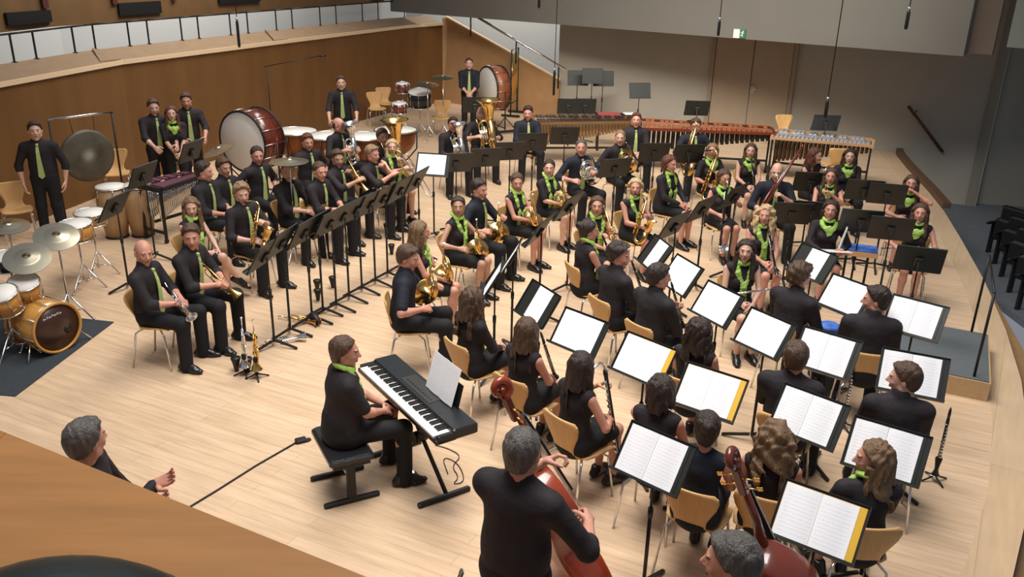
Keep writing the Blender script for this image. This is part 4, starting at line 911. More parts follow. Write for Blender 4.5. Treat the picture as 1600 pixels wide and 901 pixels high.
def tripod(b, h, r=.24, z=.28, rt=.009):
    b.cyl((0, 0, .10), (0, 0, h), rt+.001, 8)
    for i in range(3): a = 2*PI*i/3+.3; c, s = math.cos(a), math.sin(a); b.tube([(0, 0, z+.08), (c*r*.92, s*r*.92, .03), (c*r, s*r, .01)], rt, 6); b.bar((0, 0, z-.12), (c*r*.5, s*r*.5, z*.52), rt*.7, 6); b.ball((c*r, s*r, .018), .018, 8)
def cymbal(x, y, label, h=1.05, r=.26, tilt=(0, 0), group='cymbals on stands'):
    t = empty('cymbal_stand', (x, y, 0), 0, label, 'cymbal', group)
    sp('stand', 'cy%g/stand' % h, M_chrome, t, lambda b: tripod(b, h+.03))
    o = sp('cymbal', 'cy%g/cymbal' % r, M_cym, t, lambda b: b.lathe([(r, -.012), (r*.6, .004), (.05, .014), (.042, .030), (.0, .038), (.0, .033), (.04, .025), (r*.6, .0), (r, -.016)], (0, 0, 0), (0, 0, 1), 32, cap=False), (0, 0, h), (tilt[0], tilt[1], 0)); return t
def small_drum(x, y, label, h=.80, r=.18, d=.16, shell=None, tilt=(0, 0), name='drum', group=None, stand=True, cat='drum', z0=0):
    shell = shell or M_drumgold; t = empty(name, (x, y, 0), 0, label, cat, group); k = 'sd%g%g%s/' % (r, d, shell.name)
    def hd(b): b.lathe([(r*.97, d/2+.001), (r*.97, d/2+.004), (0, d/2+.005)], (0, 0, 0), (0, 0, 1), 26, cap=False)
    e = (tilt[0], tilt[1], 0)
    sp('shell', k+'shell', shell, t, lambda b: b.lathe([(r, -d/2), (r, d/2)], (0, 0, 0), (0, 0, 1), 26), (0, 0, h), e)
    sp('head', k+'head', M_head, t, hd, (0, 0, h), e)
    sp('hoops', k+'hoops', M_chrome, t, lambda b: (b.torus((0, 0, d/2), r+.006, .008, (0, 0, 1), 26, 8), b.torus((0, 0, -d/2), r+.006, .008, (0, 0, 1), 26, 8), [b.bar((math.cos(a)*(r+.012), math.sin(a)*(r+.012), -d/2), (math.cos(a)*(r+.012), math.sin(a)*(r+.012), d/2), .005, 6) for a in [2*PI*i/8 for i in range(8)]]), (0, 0, h), e)
    if stand:
        def st(b):
            H = h-d/2-.03; tripod(b, H, .24, .26)
            for i in range(3): a = 2*PI*i/3; b.tube([(0, 0, H-.02), (math.cos(a)*r*.9, math.sin(a)*r*.9, H), (math.cos(a)*(r+.012), math.sin(a)*(r+.012), H+.05)], .007, 6)
        sp('stand', k+'stand%g' % h, M_chrome, t, st)
    return t
def conga(x, y, label, r=.20, H=.78):
    t = empty('conga_drum', (x, y, 0), 0, label, 'conga', None)
    sp('shell', 'cg%g/shell' % r, M_conga, t, lambda b: b.lathe([(r*.72, .02), (r*.92, H*.35), (r*1.06, H*.65), (r*.98, H)], (0, 0, 0), (0, 0, 1), 26)); sp('head', 'cg%g/head' % r, M_head, t, lambda b: b.lathe([(r*.98, H), (r*.97, H+.012), (0, H+.016)], (0, 0, 0), (0, 0, 1), 26, cap=False))
    sp('rim', 'cg%g/rim' % r, M_chrome, t, lambda b: (b.torus((0, 0, H-.01), r+.006, .009, (0, 0, 1), 26, 8), [b.bar((math.cos(a)*(r+.008), math.sin(a)*(r+.008), H-.02), (math.cos(a)*(r+.015), math.sin(a)*(r+.015), H-.14), .006, 6) for a in [2*PI*i/6 for i in range(6)]]))
    sp('foot_ring', 'cg%g/foot_ring' % r, M_black, t, lambda b: b.torus((0, 0, .015), r*.73, .015, (0, 0, 1), 26, 8)); return t
def mallet(p0, p1, label, barm, n=37, name='marimba', w0=.42, w1=.20, h=.92, resm=None, framem=None, group=None):
    """bars run from p0 to p1"""
    p0, p1 = Vector(p0), Vector(p1); L = (p1-p0).length; yaw = math.atan2((p1-p0)[1], (p1-p0)[0])
    t = empty(name, ((p0[0]+p1[0])/2, (p0[1]+p1[1])/2, 0), yaw, label, name, group)
    def bars(b):
        for i in range(n):
            u = (i+.5)/n; x = -L/2+L*u; l = w0+(w1-w0)*u; bw = L/n*.82; b.box((x, -l*.42, h), (bw, l, .02), bev=.003)
            if i % 7 not in (2, 6) and i < n-1: b.box((x+L/n/2, l*.50, h+.03), (bw, l*.88, .02), bev=.003)
    k = '%s%g/' % (name, L)
    part('bars', barm, t, bars); 
    resm = resm or M_brass
    part('resonators', resm, t, lambda b: [b.cyl((-L/2+L*(i+.5)/n, sy*.10, h-.04), (-L/2+L*(i+.5)/n, sy*.10, h-.04-(.50-.36*i/n)), L/n*.36, 10) for i in range(n) for sy in (-1, 1)])
    fm = framem or M_redbrown
    part('frame', fm, t, lambda b: (b.slab([(-L/2-.03, -w0*.95, h-.05), (L/2+.03, -w1*.95, h-.05), (L/2+.03, -w1*.95-.03, h-.05), (-L/2-.03, -w0*.95-.03, h-.05)], (0, 0, .05)), b.slab([(-L/2-.03, w0*1.0, h-.03), (L/2+.03, w1*1.05, h-.03), (L/2+.03, w1*1.05+.03, h-.03), (-L/2-.03, w0*1.0+.03, h-.03)], (0, 0, .05)), b.box((-L/2-.05, 0, h-.03), (.05, w0*2.0, .07)), b.box((L/2+.05, 0, h-.03), (.05, w1*2.2, .07))))
    part('stretcher', M_black, t, lambda b: b.box((0, 0, .30), (L+.03, .03, .04)))
    for sx, w in ((-1, w0), (1, w1)):
        for sy in (-1, 1): part('leg', M_black, t, lambda b: (b.box((sx*(L/2+.03), sy*w*.85, h/2+.01), (.035, .035, h-.10)), b.cyl((sx*(L/2+.03), sy*w*.85-.012, .035), (sx*(L/2+.03), sy*w*.85+.012, .035), .035, 12)))
        part('crosspiece', M_black, t, lambda b: b.box((sx*(L/2+.03), 0, .16), (.03, w*1.7, .04)))
    return t
# ================================================================ people, their chairs and what they hold
POD = (4.4, 8.3)
def hold(o, root, loc, rot=(0, 0, 0)):
    m = Matrix.Translation(root.location) @ Matrix.Rotation(root.rotation_euler[2], 4, 'Z') @ Matrix.Scale(root.scale[0], 4)
    M = m @ Matrix.Translation(loc) @ Euler([math.radians(a) for a in rot]).to_matrix().to_4x4(); s = o.scale.copy()
    l, q, _ = M.decompose(); o.location = l; o.rotation_mode = 'XYZ'; o.rotation_euler = q.to_euler(); o.scale = s; return o
def give(kind, root, short):
    a = {'trumpet': 'ARMS', }
    if kind == 'trumpet': hold(trumpet('brass trumpet held by ' + short), root, (.02, .35, .76), (0, 10, 50))
    elif kind == 'silver_trumpet': hold(trumpet('silver trumpet held by ' + short, M_silver), root, (.03, .34, .72), (-25, 10, -40))
    elif kind == 'flugel': hold(trumpet('gold flugelhorn held by ' + short, M_gold), root, (.0, .37, .76), (-50, 0, 20))
    elif kind == 'trumpet_up': hold(trumpet('brass trumpet raised by ' + short), root, (.0, .36, 1.0), (-60, 0, 10))
    elif kind == 'horn': hold(horn('french horn on the lap of ' + short), root, (.03, .34, .80), (10, 8, 24))
    elif kind == 'horn_up': hold(horn('french horn held upright by ' + short, M_silver if 'laughing' in short else None), root, (.04, .30, .92), (0, 20, 10))
    elif kind == 'clarinet': hold(clarinet('black clarinet held by ' + short, 'clarinets'), root, (.0, .34, .86), (28, 6, 0))
    elif kind == 'oboe': hold(clarinet('reddish oboe held by ' + short, None, .60, 'oboe', 'oboe', M_redbrown), root, (.03, .38, .96), (35, 10, 0))
    elif kind == 'flute': hold(flute('silver flute held by ' + short, 'flutes'), root, (.06, .33, .80), (0, 12, -12))
    elif kind == 'sax': hold(sax('brass saxophone held by ' + short), root, (.12, .32, .80), (-8, -12, 20))
    elif kind == 'tenor': hold(sax('large tenor saxophone held by ' + short, s=1.25), root, (.16, .28, .78), (-6, -14, 20))
    elif kind == 'baritone': hold(sax('dark-toned baritone saxophone held by ' + short, s=1.5, m=M_brass), root, (.17, .30, .80), (-4, -10, 16))
    elif kind == 'trombone': hold(trombone('brass trombone held by ' + short), root, (.04, .36, 1.02), (-28, 0, -12))
    elif kind == 'tuba': hold(tuba('brass tuba on the lap of ' + short, 1.15), root, (-.03, .26, .90), (0, 10, -12))
    elif kind == 'euphonium': hold(tuba('euphonium held upright by ' + short, .78, M_silver, 'euphonium'), root, (-.02, .26, .86), (0, 12, -12))
    elif kind == 'bassoon': hold(bassoon('dark red bassoon held by ' + short), root, (.10, .30, .95), (8, -28, 0))
    elif kind == 'bass_clarinet': hold(bass_clarinet('bass clarinet with silver bell held by ' + short), root, (.10, .32, .72), (10, -6, 0))
# px, py, sex, body yaw (None = towards the podium), gaze, arms, hair, options, label, short name, instrument
PP = [
 (55, 205, 'M', -72, 'c', 'down', ('short', 'dark'), dict(stand=True), 'young man standing alone at far left beside the tam-tam', 'the young man standing at far left', None),
 (240, 168, 'M', -50, -60, 'mallets', ('short', 'brown'), dict(stand=True), 'standing man looking down, left one of the trio behind the xylophone', 'left man of the standing trio', None),
 (268, 178, 'F', -60, 'c', 'front', ('front', 'red'), dict(stand=True, neck='cowl', legs='apart', sleeve='short'), 'standing woman with reddish long hair between two men at the wall', 'the red-haired woman of the trio', None),
 (291, 158, 'M', -60, -70, 'mallets', ('short', 'brown'), dict(stand=True, skin=1), 'tallest standing man with lime tie, right one of the trio', 'right man of the standing trio', None),
 (533, 130, 'M', -78, 'c', 'timp', ('short', 'brown'), dict(stand=True), 'man standing behind the timpani with both hands on them', 'the timpanist', None),
 (733, 100, 'M', -85, 'c', 'front', ('short', 'brown'), dict(stand=True, top='navy'), 'man standing beside the upright bass drum at the back', 'the man by the back bass drum', None),
 (225, 395, 'M', -8, -50, 'trumpet', ('bald', 'grey'), dict(skin=1, lean=.02), 'bald man in black on the leftmost front chair with silver trumpet', 'the bald man seated at far left', 'silver_trumpet'),
 (299, 370, 'M', -14, -70, 'clasp', ('short', 'brown'), dict(skin=1, lean=.14, neck='tie'), 'seated smiling man holding a flugelhorn next to the bald trumpeter', 'the smiling man with the flugelhorn', 'flugel'),
 (299, 324, 'F', -20, -70, 'lap', ('front', 'light'), dict(legs='crossed'), 'woman with long light brown hair and crossed bare legs at left', 'the woman with crossed legs', None),
 (378, 303, 'M', -30, -60, 'sax', ('tousled', 'sandy'), dict(lean=.02, skin=0), 'young man with tousled sandy hair holding a saxophone at left', 'the tousled young saxophonist', 'sax'),
 (319, 268, 'M', -10, 0, 'lap', ('short', 'dark'), dict(skin=1, neck='tie'), 'dark-haired man turned in profile behind the woman with crossed legs', 'the man in profile at left', None),
 (350, 262, 'M', -25, -40, 'lap', ('short', 'brown'), dict(skin=2), 'man half hidden behind the profile man at left, bright tie', 'the half hidden man at left', None),
 (402, 243, 'M', -30, -60, 'low', ('crew', 'dark'), dict(skin=1), 'man with cropped dark hair in front of the large bass drum', 'the man in front of the bass drum', None),
 (450, 268, 'M', -30, -75, 'clasp', ('crew', 'sandy'), dict(skin=0, lean=.04), 'broad man with cropped fair hair under the cymbal, hands clasped', 'the fair man with clasped hands', 'trumpet'),
 (500, 268, 'M', -22, -50, 'clasp', ('crew', 'brown'), dict(skin=1, lean=.12), 'red-faced man leaning forward right of the fair man', 'the red-faced man', None),
 (528, 248, 'M', -25, -60, 'bone', ('short', 'brown'), dict(skin=2, neck='tie'), 'brown-haired man raising a small trumpet in the trumpet row', 'the man raising a trumpet', 'trumpet_up'),
 (582, 241, 'M', -18, -30, 'bone', ('short', 'sandy'), dict(skin=1, lean=.12), 'man looking down with long lime tie, right end of trumpet row', 'the man at the trumpet row end', 'trumpet'),
 (613, 230, 'F', -45, 'c', 'bone', ('front', 'blond'), dict(neck='open'), 'blonde woman holding a trombone with bright slide', 'the blonde trombonist', 'trombone'),
 (481, 222, 'M', -40, -60, 'low', ('short', 'red'), dict(skin=1), 'man with reddish brown hair in front of the left timpani', 'the reddish-haired man before the timpani', None),
 (530, 196, 'M', -35, -20, 'tuba', ('bald', 'dark'), dict(skin=1), 'bald man seated in front of the timpanist', 'the bald man before the timpanist', 'euphonium'),
 (598, 214, 'M', -45, -60, 'tuba', ('short', 'brown'), dict(skin=2), 'tuba player hidden behind his tuba bell before the timpani', 'the hidden tuba player', 'tuba'),
 (708, 195, 'M', -70, 'c', 'lap', ('short', 'dark'), dict(skin=1), 'dark-haired man seated left of the bald tuba player', 'the dark-haired man left of the tuba', 'euphonium'),
 (752, 178, 'M', -72, 'c', 'tuba', ('bald', 'dark'), dict(skin=0), 'bald tuba player with curved lime tie below the back bass drum', 'the bald tuba player', 'tuba'),
 (825, 177, 'M', -78, -95, 'lap', ('short', 'dark'), dict(skin=1, top='navy'), 'man in navy shirt seated at the left end of the marimbas', 'the man in navy by the marimba', None),
 (908, 231, 'M', -62, 'c', 'horn', ('crew', 'grey'), dict(skin=1, top='navy'), 'laughing grey-haired man with tangled brass horn', 'the laughing grey-haired man', 'horn_up'),
 (969, 216, 'M', -66, 'c', 'horn', ('crew', 'sandy'), dict(skin=0, fat=1.05), 'fair man with tie reaching across his horn in the back row', 'the fair man in the back row', 'horn_up'),
 (994, 188, 'M', -85, 'c', 'lap', ('short', 'red'), dict(skin=1), 'man with bright pale tie seated before the marimba', 'the man with the bright tie', None),
 (858, 263, 'F', -40, 'c', 'clar', ('tail', 'dark'), dict(sleeve='short', neck='open'), 'dark-haired woman with broad scarf and short sleeves holding a brass horn', 'the short-sleeved woman', 'horn'),
 (808, 285, 'F', -35, -80, 'clar', ('tail', 'brown'), dict(neck='open', skin=1), 'sleeveless woman with glasses gesturing over a golden horn', 'the woman with glasses', 'horn'),
 (749, 296, 'M', -25, -35, 'horn', ('short', 'dark'), dict(skin=1, top='navy'), 'dark-haired horn player looking down in navy shirt', 'the dark-haired horn player', 'horn'),
 (716, 323, 'F', -28, 'c', 'horn', ('bun', 'dark'), dict(skin=2, neck='v'), 'smiling dark-haired woman with bare shoulder holding a horn', 'the smiling dark-haired horn player', 'horn'),
 (657, 362, 'F', -5, 10, 'lap', ('front', 'light'), dict(skin=1, neck='v'), 'woman in profile with long light brown hair beside a brass bell', 'the woman in profile with the horn', 'horn'),
 (638, 403, 'M', 5, -10, 'horn', ('short', 'brown'), dict(skin=1, top='navy', neck='', sleeve='short', lean=.10, pitch=.25), 'man in navy polo shirt bent over his silver horn', 'the man in the navy polo', 'horn_up'),
 (740, 468, 'F', 38, 55, 'lap', ('wavy', 'brown'), dict(sleeve='long', neck='v'), 'woman in black jacket with long wavy brown hair seen from behind', 'the woman in the black jacket', None),
 (933, 322, 'F', -58, 'c', 'clar', ('long', 'brown'), dict(skin=1, neck='v'), 'smiling woman with glasses and brown hair behind the bun-haired woman', 'the smiling brown-haired woman', 'trumpet_up'),
 (993, 293, 'F', -58, 'c', 'clar', ('front', 'blond'), dict(skin=1, neck='v'), 'smiling woman with long blond hair and bare arms in the middle', 'the long-haired blond woman', 'sax'),
 (1047, 256, 'F', -45, -50, 'lap', ('bob', 'red'), dict(skin=1, sleeve='long', neck='open', fat=1.15, scale=1.02), 'person in black jacket and long lime scarf looking aside', 'the person in the wide black jacket', None),
 (1087, 197, 'M', -82, -95, 'tuba', ('short', 'brown'), dict(skin=1, top='navy'), 'man in navy with thin tie seated before the marimba middle', 'the man before the marimba middle', 'baritone'),
 (1113, 236, 'F', -72, 'c', 'sax', ('bob', 'sandy'), dict(skin=1, neck='cowl', legs='apart', sleeve='short'), 'player with fair ringlets partly hidden by saxophones', 'the player with fair ringlets', 'tenor'),
 (1132, 278, 'F', -75, -80, 'bassoon', ('bob', 'brown'), dict(skin=1, neck='cowl'), 'woman with brown bob and bare arms holding a woodwind low', 'the woman with the brown bob', 'bass_clarinet'),
 (1173, 236, 'F', -88, 'c', 'lap', ('front', 'brown'), dict(skin=0, neck='cowl'), 'woman with long brown hair and bright bare shoulders in the back', 'the bare-shouldered woman at the back', 'clarinet'),
 (1214, 269, 'M', -92, -110, 'bassoon', ('bald', 'dark'), dict(skin=0, top='navy'), 'bald man in navy shirt playing the bassoon', 'the bald bassoonist', 'bassoon'),
 (1298, 276, 'F', -108, 'c', 'oboe', ('front', 'brown'), dict(skin=1, neck='cowl'), 'woman with long brown hair holding a reddish oboe', 'the oboe player', 'oboe'),
 (1328, 245, 'F', -100, 'c', 'lap', ('wavy', 'dark'), dict(sleeve='long', neck='cowl', legs='apart', skin=0), 'dark wavy-haired woman in long black sleeves at the back right', 'the dark wavy-haired woman', None),
 (1274, 243, 'F', -60, -40, 'lap', ('wavy', 'red'), dict(skin=0, neck=''), 'woman with long auburn hair turned away under the vibraphone', 'the auburn-haired woman', None),
 (1424, 287, 'F', -110, 'c', 'face', ('front', 'brown'), dict(neck='cowl', skin=1), 'woman with hand at her chin and large lime scarf, far right', 'the woman with hand at chin', None),
 (1438, 333, 'F', -112, 'c', 'flute', ('front', 'brown'), dict(neck='cowl', skin=1), 'flute player with long hair and bare knees at the stage edge', 'the flute player at the stage edge', 'flute'),
 (1298, 328, 'F', -95, 'c', 'read', ('bob', 'dark'), dict(neck='cowl', skin=1, sleeve='long'), 'smiling dark-haired woman with bare knees reading white sheets', 'the dark-haired woman with white sheets', None),
 (1195, 336, 'F', -80, 'c', 'lap', ('curly', 'blond'), dict(neck='v', skin=1), 'curly blond woman smiling with lime scarf and bare shoulders', 'the curly blond woman', 'clarinet'),
 (1165, 392, 'F', -85, 'c', 'lap', ('front', 'dark'), dict(neck='v', skin=0, lean=.12), 'woman with long dark hair leaning forward with bare shoulder', 'the leaning long dark-haired woman', 'flute'),
 (921, 361, 'F', 22, 5, 'lap', ('bun', 'dark'), dict(neck='open', skin=1, fat=1.1), 'woman with dark bun in sleeveless top seen from her back', 'the woman with the dark bun', 'clarinet'),
 (968, 400, 'M', 30, -22, 'lap', ('tousled', 'dark'), dict(neck='', skin=1, lean=.1), 'man with glasses and dark hair smiling over his shoulder', 'the dark-haired man with glasses', 'clarinet'),
 (1030, 433, 'M', 36, 12, 'clar', ('short', 'dark'), dict(neck='', skin=1, lean=.1), 'man with glasses and short dark hair facing right mid-stage', 'the man with short dark hair mid-stage', 'clarinet'),
 (1250, 432, 'M', 40, 20, 'lap', ('tousled', 'brown'), dict(neck='', skin=1, lean=.15, pitch=.2), 'brown-haired man seen from behind with white collar mark', 'the brown-haired man seen from behind', None),
 (1368, 469, 'M', 75, 195, 'lap', ('short', 'dark'), dict(neck='', skin=1, fat=1.12), 'bearded man smiling back over his left shoulder near the podium', 'the bearded man', None),
 (1243, 558, 'M', 62, 72, 'clar', ('short', 'brown'), dict(neck='', skin=1), 'short-haired man seen from behind between the white music sheets', 'the short-haired man between the sheets', 'clarinet'),
 (1412, 592, 'M', 72, 162, 'clar', ('short', 'brown'), dict(neck='', skin=0, fat=1.12), 'brown-haired man in left profile before a white sheet near the podium', 'the man in left profile', None),
 (1091, 517, 'F', 60, 82, 'clar', ('wavy', 'dark'), dict(neck='', skin=1), 'woman with half-tied dark hair and thin shoulder strap, from behind', 'the woman with half-tied hair', None),
 (1033, 609, 'F', 60, 70, 'lap', ('bob', 'dark'), dict(neck='', skin=1), 'woman with short dark hair in lace top seen from behind', 'the woman with short dark hair', None),
 (1104, 668, 'F', 60, 80, 'lap', ('bun', 'dark'), dict(neck='', skin=1, top='navy'), 'bun-haired woman mostly hidden behind a white music sheet', 'the hidden bun-haired woman', None),
 (823, 517, 'F', 48, 78, 'lap', ('long', 'brown'), dict(neck='v', skin=1), 'woman with straight brown hair in black top left of first folder stand', 'the straight brown-haired woman', 'clarinet'),
 (908, 572, 'F', 40, 72, 'bassoon', ('long', 'dark'), dict(neck='v', skin=1), 'bass clarinet player with very long dark hair and bare arms', 'the bass clarinet player', 'bass_clarinet'),
 (1213, 682, 'F', 65, 70, 'clar', ('curly', 'light'), dict(neck='', skin=1), 'woman with long curly light brown hair seen from behind', 'the curly light-haired woman', None),
 (1363, 716, 'F', 88, 182, 'lap', ('wavy', 'light'), dict(neck='cowl', skin=1, sleeve='short'), 'light-haired woman in left profile with lime scarf near the front', 'the light-haired woman in profile', None),
 (540, 550, 'F', 27, 5, 'lap', ('slick', 'brown'), dict(neck='open', skin=1, sleeve='short', fat=1.34, legs='apart', scale=1.02, headh=.1), 'heavy-set pianist in black T-shirt with lime scarf', 'the pianist', None),
]
TOPS = {'navy': M_navy}
_rp = random.Random(3)
PEOPLE = {}
for (px, py, sex, yaw, gaze, arms, hair, opt, label, short, ins) in PP:
    opt = dict(opt); opt.pop('headh', None); q = at(px, py, 1.2)
    if 'top' in opt: opt['top'] = TOPS[opt['top']]
    if yaw is None: yaw = math.degrees(math.atan2(POD[1]-q[1], POD[0]-q[0]))
    g = math.degrees(math.atan2(-q[1], -q[0])) if gaze == 'c' else gaze
    look = (g-yaw+180) % 360-180; look = max(-78, min(78, look))
    sc = opt.pop('scale', None) or (1.03 if sex == 'M' else .98)*(1+_rp.uniform(-.015, .015))
    if opt.get('neck') == '': opt['neck'] = ''
    neckw = opt.pop('neck', None); pitch = opt.pop('pitch', .12 if gaze != 'c' else -.05)
    if hair[0] == 'bald' and hair[1] == 'dark': hair = ('crew' if False else 'bald', 'dark')
    near = py > 340
    r, B = person(px, py, sex, label, yaw, arms, hair, look=look, pitch=pitch, scale=sc, neck=neckw, h=.014 if near else .018, **opt)
    PEOPLE[short] = (r, yaw, B)
    if not opt.get('stand') and short != 'the pianist':
        c, s = math.cos(math.radians(yaw-90)), math.sin(math.radians(yaw-90)); fx = .06; ch = chair_at(r.location[0]+math.cos(math.radians(yaw))*fx, r.location[1]+math.sin(math.radians(yaw))*fx, yaw, 'plywood chair under ' + short)
    if ins: give(ins, r, short)
# the players in the near foreground
def stool(x, y, h, label):
    t = empty('bar_stool', (x, y, 0), 0, label, 'stool', None)
    sp('seat', 'st/seat', M_cushion, t, lambda b: b.lathe([(.15, h-.06), (.175, h-.045), (.175, h-.01), (.14, h), (0, h)], (0, 0, 0), (0, 0, 1), 24, cap=False))
    for k in range(4):
        a = PI/4+k*PI/2; c, s = math.cos(a), math.sin(a); sp('leg', 'st/leg%d' % k, M_black, t, lambda b: b.tube([(c*.11, s*.11, h-.05), (c*.20, s*.20, 0)], .013, 8))
    sp('foot_ring', 'st/foot_ring', M_black, t, lambda b: b.torus((0, 0, .25), .165, .009)); return t
r7, _ = person(817, 706, 'M', 'grey-haired double bass player seen from behind in black shirt', 58, 'bassl', ('crew', 'grey'), look=8, scale=1.10, stand=True, lean=.05, sleeve='roll', neck='', fat=1.1, skin=1, h=.012, pitch=.12)
r9, _ = person(1141, 879, 'M', 'grey-haired man whose head and ear show at the bottom edge', 85, 'front', ('short', 'grey'), look=70, scale=1.08, stand=True, lean=.05, sleeve='roll', neck='', fat=1.05, skin=1, h=.012, pitch=.1)
ARMS['gest'] = (((.05, .35, 1.27), (-.22, .25, .95)), 'relax')
r8, _ = person(136, 688, 'M', 'dark grey-haired man behind the near parapet holding out an open hand', 14, 'gest', ('short', 'grey'), look=48, stand=True, lean=.05, sleeve='long', neck='', skin=1, h=.012, pitch=.05)
# double basses: scroll where the photograph shows it, leaning against the players
def bass_at(scroll, foot, face_yaw, label, m, s):
    o = double_bass(label, m, s); z = (scroll-foot).normalized(); f = V(math.cos(math.radians(face_yaw)), math.sin(math.radians(face_yaw)), 0); y = (f-z*f.dot(z)).normalized(); x = y.cross(z)
    o.matrix_basis = Matrix(((x[0]*s, y[0]*s, z[0]*s, foot[0]), (x[1]*s, y[1]*s, z[1]*s, foot[1]), (x[2]*s, y[2]*s, z[2]*s, foot[2]), (0, 0, 0, 1))); return o
bass_at(at(772, 600, 1.75), V(.58, 4.80, .03), 30, 'reddish double bass leaning on the grey-haired player seen from behind', M_red, .97)
bass_at(at(1138, 712, 1.74), V(1.86, 4.10, .03), 60, 'dark red double bass whose scroll rises before the bottom-edge man', M_redbrown, .97)
bw = bow('curved black bow end left of the grey-haired bass player'); bw.location = at(704, 930, 1.0); bw.rotation_euler = (math.radians(-62), 0, math.radians(25))
# ================================================================ music stands with and without sheets
SH = [ # desk centre px, py, facing yaw, height, sheets ('open','one',None), folder, place phrase, tilt
 (1278, 816, -125, 1.10, 'open', M_yellow, 'at the bottom right corner, largest in view', 38),
 (1020, 717, -131, 1.10, 'open', M_desk, 'in front of the double bass player near bottom', 36),
 (1384, 706, -124, 1.10, 'open', M_desk, 'behind the light-haired woman in profile', 34),
 (1262, 652, -133, 1.10, 'open', M_desk, 'beyond the curly light-haired woman', 34),
 (1108, 614, -127, 1.10, 'open', M_yellow, 'above the hidden bun-haired woman', 38),
 (1426, 586, -114, 1.10, 'open', M_desk, 'behind the head of the man in left profile', 34),
 (1290, 553, -130, 1.10, 'open', M_desk, 'right of the short-haired man between the sheets', 34),
 (1004, 563, -135, 1.10, 'open', M_yellow, 'directly above the woman with short dark hair', 36),
 (1193, 522, -145, 1.10, 'open', M_desk, 'right of the woman with half-tied hair', 34),
 (904, 521, -134, 1.10, 'open', M_desk, 'beyond the bass clarinet player', 36),
 (1119, 476, -150, 1.10, 'open', M_desk, 'just beyond the half-tied hair', 34),
 (1321, 464, -146, 1.10, 'open', M_desk, 'left of the bearded man', 34),
 (1429, 498, -130, 1.10, 'open', M_desk, 'right of the bearded man beside the podium', 34),
 (838, 475, -150, 1.10, 'one', M_desk, 'beyond the straight brown-haired woman', 34),
 (1063, 431, -158, 1.10, 'open', M_desk, 'right of the man with short dark hair mid-stage', 34),
 (1022, 397, -165, 1.10, 'one', M_desk, 'right of the dark-haired man with glasses', 34),
 (1267, 412, -150, 1.08, 'one', M_desk, 'behind the brown-haired man seen from behind', 34),
 (768, 436, 178, 1.10, 'one', None, 'right of the woman in the black jacket', 30),
 (797, 402, 172, 1.10, 'one', None, 'before the dark-haired horn player', 30),
 (676, 258, -100, 1.15, 'open', M_desk, 'right of the blonde trombonist', 30),
]
for i, (px, py, ny, h, kind, fol, ph, tl) in enumerate(SH):
    s_, Mx = music_stand(at(px, py, h), ny, 'black music stand ' + ph, h, tl)
    if kind: sheet(Mx, 'white sheet music on the stand ' + ph, kind, fol, ('yellow' if fol is M_yellow else 'black') + ' folder on the stand ' + ph, dx=-.02 if kind == 'open' else .03)
